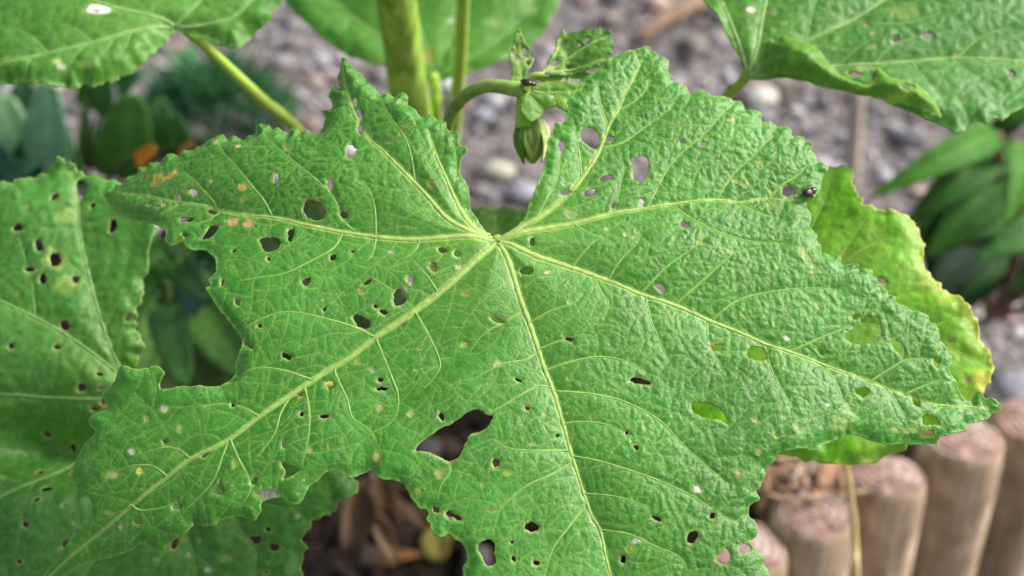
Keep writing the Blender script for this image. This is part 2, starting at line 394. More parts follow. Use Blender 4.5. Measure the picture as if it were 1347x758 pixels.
    # --- raised veins, each a piece of its own on the blade
    if vein_objs:
        for P, w0_, w1_, lev in polys:
            if lev > 1: continue
            P = resample(P, 5.0)
            gi = np.clip(((P[:, 0]-a0)/g).astype(int), 0, nx-1); gj = np.clip(((P[:, 1]-b0)/g).astype(int), 0, ny-1)
            ok = dist[gj, gi] > (1.5 if lev else 0.5); run = []
            runs = []
            for z in range(len(P)):
                if ok[z]: run.append(z)
                elif run: runs.append(run); run = []
            if run: runs.append(run)
            for run in runs:
                if len(run) < 4: continue
                Q = P[run]; wv = np.linspace(w0_, w1_, len(P))[run]*(1+0.10*np.sin(np.arange(len(run))*1.7+seed))
                d = np.gradient(Q, axis=0); d /= np.linalg.norm(d, axis=1)[:, None]+1e-9; nn = np.stack([-d[:, 1], d[:, 0]], 1)
                prof = [(-0.5, -0.25), (-0.36, 0.16), (-0.13, 0.32), (0.13, 0.32), (0.36, 0.16), (0.5, -0.25)]
                hb = bilinear(H, Q[:, 0], Q[:, 1], a0, b0, g)
                if len(hb) > 6: hb = np.convolve(np.r_[hb[:1].repeat(2), hb, hb[-1:].repeat(2)], np.ones(5)/5, 'valid')
                taper = np.ones(len(run)); taper[0] = 0.6 if run[0] else 1.0; e_ = np.linspace(0, 1, len(run)); taper *= np.where(e_ > 0.7, 1-0.75*(e_-0.7)/0.3, 1)
                vs = []
                for (x, y) in prof:
                    ab = Q+nn*(x*wv*taper)[:, None]; vs.append(fr.world(ab[:, 0], ab[:, 1], hb+(y*wv*taper*(0.62 if lev == 0 else 0.6))+0.12))
                vs = np.stack(vs, 1); m_, k_ = vs.shape[:2]
                ii = np.arange(m_*k_).reshape(m_, k_)
                qd = np.stack([ii[:-1, :-1].ravel(), ii[:-1, 1:].ravel(), ii[1:, 1:].ravel(), ii[1:, :-1].ravel()], 1)[:, ::-1]
                vm = mesh_np('main_vein' if lev == 0 else 'side_vein', vs.reshape(-1, 3)-np.asarray(plant.location), qd)
                tcol = np.array(vein_tint)*(1.0 if lev == 0 else 0.58)+np.array(base[1])*(0.0 if lev == 0 else 0.48)
                fd = (np.array(run)/(len(P)-1.0)); fd = (0.38*fd if lev == 0 else 0.05+0.6*fd**1.5)[:, None, None]; vc = (tcol*(1-fd)+np.array(base[1])*1.25*fd+np.zeros((m_, k_, 1))).reshape(-1, 3)*(0.85+0.3*vnoise(ii.ravel()*0.13, ii.ravel()*0.0, seed))[:, None]
                set_col(vm, 'tint', vc); vo_ = bpy.data.objects.new(vm.name.split('.')[0], vm); COL.objects.link(vo_); vm.materials.append(M_VEIN); vo_.parent = lo
                vm.polygons.foreach_set('use_smooth', np.ones(len(vm.polygons), bool))
    def surf(px, py, up=0.0):                      # a point on the finished blade, for what sits on it
        p = fr.ab([(px, py)]); h = bilinear(H, p[:, 0], p[:, 1], a0, b0, g)+up
        return fr.world(p[:, 0], p[:, 1], h)[0]
    return lo, surf

def tube(name, pts, rads, parent=None, mat=None, sides=12, ribs=0.0, sub=5, cap=True, noise=0.0, sd=0):
    P = catmull(pts, sub); r = np.interp(np.linspace(0, 1, len(P)), np.linspace(0, 1, len(rads)), rads)
    d = np.gradient(P, axis=0); d /= np.linalg.norm(d, axis=1)[:, None]
    u = np.array([1.0, 0, 0]) if abs(d[0, 0]) < 0.8 else np.array([0, 1.0, 0])
    vs = []
    for i in range(len(P)):
        u = u-d[i]*np.dot(u, d[i]); u /= np.linalg.norm(u); v = np.cross(d[i], u)
        for k in range(sides):
            t = 2*math.pi*k/sides; f = 1+ribs*math.cos(5*t+0.1*i)+noise*(random.random()-0.5)
            vs.append(P[i]+r[i]*f*(u*math.cos(t)+v*math.sin(t)))
    fs = [(i*sides+k, i*sides+(k+1) % sides, (i+1)*sides+(k+1) % sides, (i+1)*sides+k) for i in range(len(P)-1) for k in range(sides)]
    if cap: fs += [tuple(range(sides))[::-1], tuple((len(P)-1)*sides+k for k in range(sides))]
    off = np.asarray(parent.location) if parent is not None and parent.parent is None else 0
    me = mesh(name, [v-off for v in vs], fs)
    o = bpy.data.objects.new(name, me); COL.objects.link(o)
    if mat: me.materials.append(mat)
    if parent is not None: o.parent = parent
    me.polygons.foreach_set('use_smooth', np.ones(len(me.polygons), bool)); return o

def blade(name, base, tip, width, up, parent, mat, arch=0.2, fold=0.25, nu=14, nv=6, shape=0.5, twist=0.0, thick=0.0006, wave=0.0, tint=None, blunt=0.0):
    """One smooth leaf from base to tip: arched along its length, folded along its midrib."""
    base, tip, up = map(lambda q: np.asarray(q, float), (base, tip, up)); ax = tip-base; Ln = np.linalg.norm(ax); ax = ax/Ln
    n = up-ax*np.dot(up, ax); n /= np.linalg.norm(n); s = np.cross(ax, n); vs = []; ph = random.random()*6
    for i in range(nu+1):
        t = i/nu; wd = width*0.5*(math.sin(math.pi*min(1, max(0, t))**shape)**(0.75-0.35*blunt) if 0 < t < 1 else 0.0)
        wd = max(wd, 0.02*width if t < 0.5 else 0.008*width)
        c = base+ax*Ln*t+n*arch*Ln*math.sin(math.pi*t); tw = twist*t
        s2 = s*math.cos(tw)+n*math.sin(tw); n2 = n*math.cos(tw)-s*math.sin(tw)
        for j in range(nv+1):
            x = (j/nv*2-1)
            vs.append(c+s2*x*wd+n2*(abs(x)*fold*wd+wave*wd*math.sin(7*t+ph+x*2)))
    fs = [(i*(nv+1)+j, i*(nv+1)+j+1, (i+1)*(nv+1)+j+1, (i+1)*(nv+1)+j) for i in range(nu) for j in range(nv)]
    off = np.asarray(parent.location); me = mesh(name, [v-off for v in vs], fs)
    if tint is not None:
        c = np.array([[tint[k]*(1.35 if j == nv//2 else 1.0)*(0.9+0.2*random.random()) for k in range(3)] for i in range(nu+1) for j in range(nv+1)]); set_col(me, 'tint', c)
    o = bpy.data.objects.new(name, me); COL.objects.link(o); me.materials.append(mat); o.parent = parent
    me.polygons.foreach_set('use_smooth', np.ones(len(me.polygons), bool))
    sm = o.modifiers.new('thickness', 'SOLIDIFY'); sm.thickness = thick; sm.offset = 0
    return o
# ================================================================ SETTING
def ground_mat():
    m, t, p, out = new_mat('gravel_ground'); L = t.links.new
    tc = N(t, 'ShaderNodeTexCoord')
    v = N(t, 'ShaderNodeTexVoronoi', Scale=110.0); L(tc.outputs['Object'], v.inputs['Vector'])
    n = N(t, 'ShaderNodeTexNoise', Scale=9.0, Detail=6.0, Roughness=0.65); L(tc.outputs['Object'], n.inputs['Vector'])
    sp = N(t, 'ShaderNodeSeparateColor'); L(v.outputs['Color'], sp.inputs[0])
    cr = N(t, 'ShaderNodeValToRGB'); e = cr.color_ramp.elements
    e[0].position = 0; e[0].color = (0.07, 0.060, 0.058, 1); e[1].position = 1; e[1].color = (0.25, 0.23, 0.23, 1); q = e.new(0.55); q.color = (0.15, 0.138, 0.138, 1)
    L(sp.outputs[0], cr.inputs[0])
    cr2 = N(t, 'ShaderNodeValToRGB'); e = cr2.color_ramp.elements
    e[0].position = 0.35; e[0].color = (0.55, 0.5, 0.47, 1); e[1].position = 0.65; e[1].color = (1, 1, 1, 1); L(n.outputs['Fac'], cr2.inputs[0])
    mx = N(t, 'ShaderNodeMix', data_type='RGBA', blend_type='MULTIPLY'); mx.inputs['Factor'].default_value = 1
    L(cr.outputs[0], mx.inputs['A']); L(cr2.outputs[0], mx.inputs['B']); L(mx.outputs['Result'], p.inputs['Base Color'])
    p.inputs['Roughness'].default_value = 0.85
    bp = N(t, 'ShaderNodeBump', Strength=0.9, Distance=0.006); L(v.outputs['Distance'], bp.inputs['Height']); bp.invert = True; L(bp.outputs['Normal'], p.inputs['Normal'])
    return m
def tint_mat(name, rough=0.75, spec=0.3, scale=160, bump=0.4, dist=0.001, trans=0.0):
    m, t, p, out = new_mat(name); L = t.links.new
    a = N(t, 'ShaderNodeAttribute', attribute_name='tint'); tc = N(t, 'ShaderNodeTexCoord')
    n = N(t, 'ShaderNodeTexNoise', Scale=float(scale), Detail=5.0, Roughness=0.65); L(tc.outputs['Object'], n.inputs['Vector'])
    mr = N(t, 'ShaderNodeMapRange'); mr.inputs['From Min'].default_value = 0.3; mr.inputs['From Max'].default_value = 0.7
    mr.inputs['To Min'].default_value = 0.65; mr.inputs['To Max'].default_value = 1.25; L(n.outputs['Fac'], mr.inputs['Value'])
    mx = N(t, 'ShaderNodeMix', data_type='RGBA', blend_type='MULTIPLY'); mx.inputs['Factor'].default_value = 1
    L(a.outputs['Color'], mx.inputs['A']); L(mr.outputs['Result'], mx.inputs['B']); L(mx.outputs['Result'], p.inputs['Base Color'])
    p.inputs['Roughness'].default_value = rough; p.inputs['Specular IOR Level'].default_value = spec
    bp = N(t, 'ShaderNodeBump', Strength=bump, Distance=dist); L(n.outputs['Fac'], bp.inputs['Height']); L(bp.outputs['Normal'], p.inputs['Normal'])
    if trans:
        tr = N(t, 'ShaderNodeBsdfTranslucent'); L(mx.outputs['Result'], tr.inputs['Color'])
        ms = N(t, 'ShaderNodeMixShader'); ms.inputs[0].default_value = trans
        L(p.outputs[0], ms.inputs[1]); L(tr.outputs[0], ms.inputs[2]); L(ms.outputs[0], out.inputs[0])
    return m
M_STONE = tint_mat('stone', 0.7, 0.35, 220, 0.5, 0.001)
M_BLADE = tint_mat('plant_leaf', 0.62, 0.14, 120, 0.2, 0.0006, 0.22)
M_DEAD = tint_mat('withered_leaf', 0.8, 0.2, 200, 0.6, 0.001, 0.1)

gm = mesh('ground', [(-40, -30, 0), (40, -30, 0), (40, 60, 0), (-40, 60, 0)], [(0, 1, 2, 3)])
tag(link('ground', gm, None, ground_mat(), False), 'grey gravelly ground beneath the plants', kind='structure')
# humus round the plant's foot, its brown deepened to paint in leaf shade: an uneven sheet over the gravel
def bed(x, y): return np.minimum(np.hypot((x+0.3)/0.75, (y-0.75)/0.40), np.hypot((x+0.8)/0.66, (y-0.95)/0.44))
def soil_z(x, y): return 0.006+0.03*fbm(x*9, y*9, 3, 4)*np.clip(1.25-np.hypot((x+0.0)/1.0, (y-0.86)/0.30)*1.0, 0, 1)
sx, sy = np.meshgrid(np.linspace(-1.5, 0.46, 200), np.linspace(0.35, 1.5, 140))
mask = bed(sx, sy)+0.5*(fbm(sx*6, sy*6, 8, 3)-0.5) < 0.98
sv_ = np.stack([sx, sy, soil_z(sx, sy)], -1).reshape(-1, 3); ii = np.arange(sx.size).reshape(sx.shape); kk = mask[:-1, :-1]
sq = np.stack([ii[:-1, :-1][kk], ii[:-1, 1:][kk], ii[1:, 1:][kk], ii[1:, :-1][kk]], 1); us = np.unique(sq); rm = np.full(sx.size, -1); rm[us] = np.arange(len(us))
M_SOIL = plain_mat('shade_dark_soil', (0.006, 0.0048, 0.0042), (0.026, 0.021, 0.018), 70, 0.95, 0.8, 0.006, spec=0.04, c3=(0.012, 0.0085, 0.0065))  # brown soil, darkened further to stand for the leaf's shade
tag(link('soil', mesh_np('soil', sv_[us], rm[sq]), None, M_SOIL), 'crumbly soil darkened in colour for leaf shade, beneath the large leaf', kind='structure')

# gravel: one stuff object of loose stones
def ico():
    t = (1+5**.5)/2
    v = np.array([(-1, t, 0), (1, t, 0), (-1, -t, 0), (1, -t, 0), (0, -1, t), (0, 1, t), (0, -1, -t), (0, 1, -t), (t, 0, -1), (t, 0, 1), (-t, 0, -1), (-t, 0, 1)], float)
    v /= np.linalg.norm(v[0])
    f = np.array([(0, 11, 5), (0, 5, 1), (0, 1, 7), (0, 7, 10), (0, 10, 11), (1, 5, 9), (5, 11, 4), (11, 10, 2), (10, 7, 6), (7, 1, 8), (3, 9, 4), (3, 4, 2), (3, 2, 6), (3, 6, 8), (3, 8, 9), (4, 9, 5), (2, 4, 11), (6, 2, 10), (8, 6, 7), (9, 8, 1)])
    return v, f
def stones(name, xy, size, cols, zf, mat, label):
    v, f = ico(); n = len(xy)
    j = RNG.uniform(0.72, 1.25, (n, 12, 1)); sc = RNG.uniform(0.7, 1.3, (n, 1, 3))*np.array([1, 1, 0.62]); a = RNG.uniform(0, 6.28, n)
    P = v[None]*j*sc*size[:, None, None]; c, s = np.cos(a)[:, None], np.sin(a)[:, None]
    X = P[..., 0]*c-P[..., 1]*s; Y = P[..., 0]*s+P[..., 1]*c
    W = np.stack([X+xy[:, :1], Y+xy[:, 1:], P[..., 2]+zf(xy[:, 0], xy[:, 1])[:, None]+size[:, None]*0.25], -1)
    me = mesh_np(name, W.reshape(-1, 3), (f[None]+12*np.arange(n)[:, None, None]).reshape(-1, 3)); set_col(me, 'tint', np.repeat(cols, 12, 0))
    o = link(name, me, None, mat); return tag(o, label, kind='stuff')
n = 15000
gx_ = RNG.uniform(-1.3, 1.3, n); gy_ = RNG.uniform(0.55, 2.5, n)
ok = ~(bed(gx_, gy_) < 0.95); gx_, gy_ = gx_[ok], gy_[ok]; n = len(gx_)
sz = np.clip(RNG.lognormal(math.log(0.0050), 0.62, n), 0.002, 0.022)
pal = np.array([(0.30, 0.28, 0.29), (0.22, 0.20, 0.205), (0.38, 0.35, 0.35), (0.30, 0.22, 0.19), (0.17, 0.17, 0.19), (0.45, 0.42, 0.40), (0.12, 0.10, 0.09), (0.33, 0.20, 0.16)])
pc = pal[RNG.choice(len(pal), n, p=[.25, .22, .14, .12, .1, .04, .11, .02])]*0.66*RNG.uniform(0.4, 1.9, (n, 1))
stones('gravel', np.stack([gx_, gy_], 1), sz, pc, lambda x, y: 0*x, M_STONE, 'loose grey and pinkish gravel strewn over the ground')
n = 3600
gx_ = RNG.uniform(-1.2, 0.4, n); gy_ = RNG.uniform(0.42, 1.4, n); ok = bed(gx_, gy_) < 0.97; gx_, gy_ = gx_[ok], gy_[ok]; n = len(gx_)
sz = np.clip(RNG.lognormal(math.log(0.0058), 0.65, n), 0.002, 0.022)
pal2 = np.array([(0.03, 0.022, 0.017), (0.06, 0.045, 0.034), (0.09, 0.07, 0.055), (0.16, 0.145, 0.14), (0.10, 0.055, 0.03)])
stones('soil_crumbs', np.stack([gx_, gy_], 1), sz, pal2[RNG.choice(5, n, p=[.35, .3, .18, .1, .07])]*0.35*RNG.uniform(0.3, 1.9, (n, 1)), soil_z, tint_mat('soil_grit', 0.95, 0.06, 220, 0.5, 0.001), 'dark crumbs of soil and grit under the leaf')  # crumb tones darkened with the soil, leaf shade included

# single stones one can pick out
def stone(px, py, rx, ry, col, label, up=0.0):
    P = on_ground(px, py); d = np.dot(P-CAM, VD); r = rx*d/FPX
    v, f = ico()
    bm_v = [tuple(x) for x in v]; fs = [tuple(x) for x in f]; vs = [np.array(x) for x in bm_v]; cache = {}
    for _ in range(2):
        nf = []
        def mid(a, b):
            k = (min(a, b), max(a, b))
            if k not in cache or cache[k] >= len(vs): m = vs[a]+vs[b]; vs.append(m/np.linalg.norm(m)); cache[k] = len(vs)-1
            return cache[k]
        for a, b, c in fs:
            x, y, z = mid(a, b), mid(b, c), mid(c, a); nf += [(a, x, z), (b, y, x), (c, z, y), (x, y, z)]
        fs = nf; cache = {}
    s = random.random()*50; out = []; cs = []
    for q in vs:
        k = 1+0.35*(float(fbm(np.array(q[0]*1.3+s), np.array(q[1]*1.3+q[2]*0.7), 2, 3))-0.5); out.append((q[0]*r*k, q[1]*r*k*0.85, q[2]*r*k*0.72*ry/rx+r*0.4))
        cs.append(np.array(col)*(0.85+0.3*float(fbm(np.array(q[0]*3+s), np.array(q[2]*3), 4, 3))))
    me = mesh('stone', out, fs); set_col(me, 'tint', cs); o = link('stone', me, None, M_STONE); o.location = V(P); o.rotation_euler = (0, 0, random.random()*3)
    return tag(o, label, 'stone', 'stones lying on the gravel')
stone(1000, 137, 24, 19, (0.45, 0.43, 0.38), 'smooth cream white stone below the upper right leaf stalk')
stone(655, 233, 22, 17, (0.34, 0.32, 0.27), 'pale beige stone in the gap above the large leaf notch')
stone(588, 116, 16, 15, (0.46, 0.46, 0.48), 'small bright white stone between the two green stems')
stone(424, 84, 13, 11, (0.31, 0.30, 0.32), 'light grey stone right of the brown gravel near the upper left stalk')
stone(416, 112, 13, 11, (0.29, 0.23, 0.20), 'pinkish stone left of the pointed leaf tip')
stone(690, 262, 22, 20, (0.25, 0.25, 0.28), 'bluish grey stone under the hanging flower bud')
stone(634, 158, 17, 14, (0.22, 0.23, 0.26), 'blue grey stone under the curved green stalk')
stone(24, 126, 22, 16, (0.36, 0.35, 0.35), 'whitish stone at the left edge below the upper left leaf')
stone(1030, 112, 12, 10, (0.26, 0.25, 0.27), 'grey stone just right of the cream white stone')
stone(1335, 525, 36, 26, (0.19, 0.19, 0.22), 'blue grey stone beside the wooden posts at the right edge')
stone(522, 716, 17, 13, (0.17, 0.18, 0.20), 'blue grey pebble on dark soil beneath the large leaf')
stone(470, 742, 18, 14, (0.15, 0.14, 0.14), 'dull grey brown stone on dark soil near the withered leaf')
stone(575, 752, 20, 15, (0.22, 0.19, 0.17), 'tan stone on dark soil just below the yellow fallen leaf')

# ---------------------------------------------------------------- wooden edging posts
def post_mat():
    m, t, p, out = new_mat('weathered_wood'); L = t.links.new
    tc = N(t, 'ShaderNodeTexCoord'); mp = N(t, 'ShaderNodeMapping'); mp.inputs['Scale'].default_value = (1, 1, 0.07); L(tc.outputs['Object'], mp.inputs[0])
    n = N(t, 'ShaderNodeTexNoise', Scale=130.0, Detail=6.0, Roughness=0.65); L(mp.outputs[0], n.inputs['Vector'])
    n2 = N(t, 'ShaderNodeTexNoise', Scale=38.0, Detail=5.0); L(tc.outputs['Object'], n2.inputs['Vector'])
    cr = N(t, 'ShaderNodeValToRGB'); e = cr.color_ramp.elements
    e[0].position = 0.3; e[0].color = (0.065, 0.045, 0.026, 1); e[1].position = 0.72; e[1].color = (0.66, 0.54, 0.40, 1); q = e.new(0.5); q.color = (0.34, 0.25, 0.165, 1)
    md = N(t, 'ShaderNodeMath', operation='ADD'); L(n.outputs['Fac'], md.inputs[0]); L(n2.outputs['Fac'], md.inputs[1])
    m2 = N(t, 'ShaderNodeMath', operation='MULTIPLY'); L(md.outputs[0], m2.inputs[0]); m2.inputs[1].default_value = 0.5
    L(m2.outputs[0], cr.inputs[0]); L(cr.outputs[0], p.inputs['Base Color']); p.inputs['Roughness'].default_value = 0.75
    bp = N(t, 'ShaderNodeBump', Strength=0.5, Distance=0.002); L(n.outputs['Fac'], bp.inputs['Height']); L(bp.outputs['Normal'], p.inputs['Normal']); return m
M_POST = post_mat()
def end_mat():
    m, t, p, out = new_mat('cut_end_grain'); L = t.links.new; tc = N(t, 'ShaderNodeTexCoord')
    wv = N(t, 'ShaderNodeTexWave', wave_type='RINGS', rings_direction='Z', Scale=62.0, Distortion=5.0, Detail=3.0); L(tc.outputs['Object'], wv.inputs['Vector'])
    n = N(t, 'ShaderNodeTexNoise', Scale=45.0, Detail=6.0, Roughness=0.7); L(tc.outputs['Object'], n.inputs['Vector'])
    vo = N(t, 'ShaderNodeTexVoronoi', Scale=75.0, feature='DISTANCE_TO_EDGE'); L(tc.outputs['Object'], vo.inputs['Vector'])
    cr = N(t, 'ShaderNodeValToRGB'); e = cr.color_ramp.elements
    e[0].position = 0.33; e[0].color = (0.12, 0.06, 0.042, 1); e[1].position = 0.66; e[1].color = (0.40, 0.33, 0.30, 1); q = e.new(0.5); q.color = (0.25, 0.155, 0.125, 1); L(n.outputs['Fac'], cr.inputs[0])
    r = N(t, 'ShaderNodeMapRange'); r.inputs['To Min'].default_value = 0.72; r.inputs['To Max'].default_value = 1.12; L(wv.outputs['Fac'], r.inputs['Value'])
    c = N(t, 'ShaderNodeMapRange'); c.inputs['From Max'].default_value = 0.09; c.inputs['To Min'].default_value = 0.78; c.inputs['To Max'].default_value = 1.0; L(vo.outputs['Distance'], c.inputs['Value'])
    mu = N(t, 'ShaderNodeMath', operation='MULTIPLY'); L(r.outputs[0], mu.inputs[0]); L(c.outputs[0], mu.inputs[1])
    mx = N(t, 'ShaderNodeMix', data_type='RGBA', blend_type='MULTIPLY'); mx.inputs['Factor'].default_value = 1; L(cr.outputs[0], mx.inputs['A']); L(mu.outputs[0], mx.inputs['B']); L(mx.outputs['Result'], p.inputs['Base Color'])
    p.inputs['Roughness'].default_value = 0.85; bp = N(t, 'ShaderNodeBump', Strength=0.8, Distance=0.003); L(mu.outputs[0], bp.inputs['Height']); L(bp.outputs['Normal'], p.inputs['Normal']); return m
M_END = end_mat()
PZ = 0.20
def post(px, py, r, label, z=PZ, lean=(0, 0)):
    P = on_ground(px, py, z); root = empty('edging_post', (P[0], P[1], 0), label, 'wooden post', 'round wooden posts edging the bed')
    prof = [(-0.12, 1.02), (0.0, 1.02)]+[(z*q, 1.0) for q in (.15, .3, .45, .58, .7, .8, .88)]+[(z-0.012, 1.0), (z-0.007, 0.985), (z-0.0035, 0.955), (z-0.001, 0.90)]; K = 48; tx, ty = random.uniform(-.1, .1), random.uniform(-.14, .02); vs = []; s = random.random()*90
    for h, k in prof:
        for j in range(K):
            t = 2*math.pi*j/K; rr = r*k*(1+0.14*(float(fbm(np.array(math.cos(t)*1.5+s), np.array(math.sin(t)*1.5+h*7), 5, 3))-0.5)+0.02*math.sin(5*t+s))
            vs.append((rr*math.cos(t)+lean[0]*h, rr*math.sin(t)+lean[1]*h, h+(tx*rr*math.cos(t)+ty*rr*math.sin(t)+0.004*(float(fbm(np.array(math.cos(t)*2+s), np.array(math.sin(t)*2), 9, 2))-0.5))*max(0, (h-z*0.8)/(z*0.2))))
    fs = [(i*K+j, i*K+(j+1) % K, (i+1)*K+(j+1) % K, (i+1)*K+j) for i in range(len(prof)-1) for j in range(K)]
    o = link('shaft', mesh('shaft', vs, fs), None, M_POST); o.parent = root
    rim = vs[-K:]; top = list(rim); rimz = sum(v[2] for v in rim)/K
    for q, f_ in enumerate((0.86, 0.7, 0.5, 0.25)):
        for j in range(K):
            x, y, h = rim[j]; cx_, cy_ = lean[0]*h, lean[1]*h
            top.append((cx_+(x-cx_)*f_, cy_+(y-cy_)*f_, h*f_+(1-f_)*rimz+0.0010*(q+1)**0.5+0.0035*(float(fbm(np.array(x*110+s), np.array(y*110), 3, 3))-0.5)))
    top.append((lean[0]*z, lean[1]*z, rimz+0.002)); ft = [(i*K+j, i*K+(j+1) % K, (i+1)*K+(j+1) % K, (i+1)*K+j) for i in range(4) for j in range(K)]+[(4*K+j, 4*K+(j+1) % K, 5*K) for j in range(K)]
    o = link('cut_end', mesh('cut_end', top, ft), None, M_END); o.parent = root
    return root
post(978, 716, 0.0245, 'wooden post half hidden behind the lower lobe edge of the large leaf', PZ-0.005)
post(1067, 672, 0.0255, 'round wooden post with reddish cut end just left of the straw stalk', PZ, (0.01, 0))
post(1166, 622, 0.0250, 'round wooden post just right of the straw stalk, under the yellow green leaf', PZ-0.003)
post(1267, 574, 0.0265, 'tall pale wooden post directly under the right tip of the large leaf', PZ)
post(1360, 552, 0.0270, 'brownish wooden post cut off by the right edge of the picture', PZ-0.004)

# thin weathered stake under the upper right leaf
Pb = on_ground(1118, 258); tp = at(1129, 118, np.dot(Pb-CAM, VD)*0.965)
st = tube('stake', [Pb, (Pb+tp)/2, tp], [0.009, 0.0085, 0.008], None, plain_mat('grey_stake', (0.22, 0.17, 0.13), (0.42, 0.36, 0.30), 60, 0.8, 0.4, 0.002, (1, 1, 0.1)), 10)
tag(st, 'thin pale brown wooden stake standing in the gravel below the upper right leaf', 'stake')

# brown twig lying on the gravel at the top
a_, b_ = on_ground(838, 62), on_ground(940, 8)
tg = tube('twig', [a_+[0, 0, .012], (a_+b_)/2+[0, 0, .02], b_+[0, 0, .012]], [0.006, 0.012, 0.010], None, plain_mat('twig_bark', (0.10, 0.06, 0.035), (0.24, 0.16, 0.11), 70, 0.8, 0.5, 0.002), 10, noise=0.25)
tag(tg, 'brown broken twig lying on gravel behind the top lobe of the large leaf', 'twig')

# ---------------------------------------------------------------- dry litter by the posts and under the leaf
def dry_leaf(name, label, cat, P0, P1, width, col, up=(0, -0.3, 1), n=1, arch=0.15, **kw):
    root = empty(name, P0, label, cat)
    for k in range(n):
        jit = RNG.normal(0, 0.012, 3) if k else np.zeros(3)
        blade('leaf_blade', np.asarray(P0)+jit, np.asarray(P1)+jit*1.5, width*(1 if not k else random.uniform(.6, 1)), up, root, M_DEAD, arch, kw.get('fold', 0.4), 14, 6, 0.6, kw.get('twist', 0.6), 0.0008, 0.14, col)
    return root
r0 = empty('withered_plant', on_ground(470, 745), 'brown shrivelled leaves hanging over dark soil beside the lower left leaf', 'withered leaf')
for (x0, y0, x1, y1, wd, dep, col) in ((478, 632, 448, 735, 52, 0.84, (0.105, 0.069, 0.043)), (500, 625, 500, 720, 40, 0.88, (0.068, 0.039, 0.020)), (455, 650, 425, 730, 36, 0.86, (0.081, 0.057, 0.043)),
                                       (520, 640, 560, 690, 34, 0.9, (0.056, 0.036, 0.023)), (492, 672, 520, 745, 26, 0.87, (0.136, 0.090, 0.052)), (430, 690, 470, 758, 40, 0.9, (0.050, 0.036, 0.029))):
    blade('leaf_blade', at(x0, y0, dep), at(x1, y1, dep+0.05), wd*dep/FPX, (0.2, -1, 0.5), r0, M_DEAD, 0.12, 0.55, 16, 8, 0.6, 0.9, 0.0008, 0.2, col)
tube('stalk', [on_ground(470, 745), at(480, 690, 0.88), at(490, 622, 0.84)], [0.003, 0.0025, 0.002], r0, M_DEAD and plain_mat('dry_stalk', (0.10, 0.06, 0.035), (0.136, 0.090, 0.052), 90, 0.8), 8)
P = on_ground(577, 722, 0.02); dry_leaf('fallen_leaf', 'small yellow fallen leaf on dark soil under the large leaf', 'fallen leaf', P+[-.004, -.014, .0], P+[.004, .022, .012], 0.022, (0.14, 0.125, 0.025), fold=0.15, twist=0.1)
P = on_ground(520, 748, 0.015); dry_leaf('fallen_leaf', 'orange brown fallen leaf on dark soil beneath the withered leaves', 'fallen leaf', P+[-.024, -.002, .0], P+[.022, .006, .008], 0.020, (0.12, 0.055, 0.02), fold=0.2)
M_STRAW = plain_mat('straw', (0.36, 0.26, 0.10), (0.58, 0.46, 0.21), 150, 0.6, 0.2, 0.001, (1, 1, 0.1))
s_ = tube('straw_stalk', [at(1111, 596, 0.70), at(1120, 660, 0.71), at(1125, 720, 0.72), at(1126, 790, 0.735), on_ground(1122, 1000)], [0.0014, 0.0017, 0.0018, 0.0018, 0.002], None, M_STRAW, 8)
tag(s_, 'yellow dry straw stalk standing between two wooden posts', 'straw stalk')
r1 = empty('dead_grass', on_ground(1030, 640), 'tuft of brown dry grass and roots behind the reddish post', 'dry grass tuft')
M_DRYG = plain_mat('dry_grass', (0.16, 0.09, 0.05), (0.42, 0.29, 0.18), 120, 0.8, 0.3, 0.001)
for k in range(46):
    x, y = random.uniform(990, 1125), random.uniform(600, 668); dp = random.uniform(0.80, 0.9); L_ = random.uniform(35, 80); an = random.uniform(-0.4, 3.4)
    p0 = at(x, y, dp); p1 = at(x+L_*math.cos(an)*0.6, y-L_*math.sin(an)*0.4, dp+0.02); p2 = at(x+L_*math.cos(an), y+random.uniform(-20, 25), dp)
    tube('grass_blade', [p0, p1, p2], [0.0012, 0.001, 0.0005], r1, M_DRYG, 5, sub=4)
for (x0, y0, x1, y1, wd, c) in ((1000, 690, 1040, 608, 40, (0.26, 0.16, 0.10)), (1040, 650, 1075, 600, 44, (0.30, 0.25, 0.21)), (1075, 640, 1105, 598, 30, (0.24, 0.14, 0.08)), (1010, 650, 1000, 610, 36, (0.20, 0.12, 0.075)), (1030, 680, 1120, 655, 26, (0.33, 0.28, 0.25))):
    blade('dry_leaf', at(x0, y0, 0.83), at(x1, y1, 0.87), wd*0.85/FPX, (0.1, -0.7, 0.7), r1, M_DEAD, 0.1, 0.4, 12, 6, 0.6, 0.5, 0.0008, 0.2, c)

# ---------------------------------------------------------------- other plants behind
def plant_leafs(root, items, mat=None, dim=1.0):
    for (x0, y0, x1, y1, wd, d0, d1, col, kw) in items:
        p0, p1 = at(x0, y0, d0), at(x1, y1, d1)
        kw = dict(kw); up = kw.pop('up', (0, -0.75, 0.65))
        blade('leaf', p0, p1, wd*0.5*(d0+d1)/FPX, up, root, mat or M_BLADE, tint=tuple(c*dim for c in col), **kw)
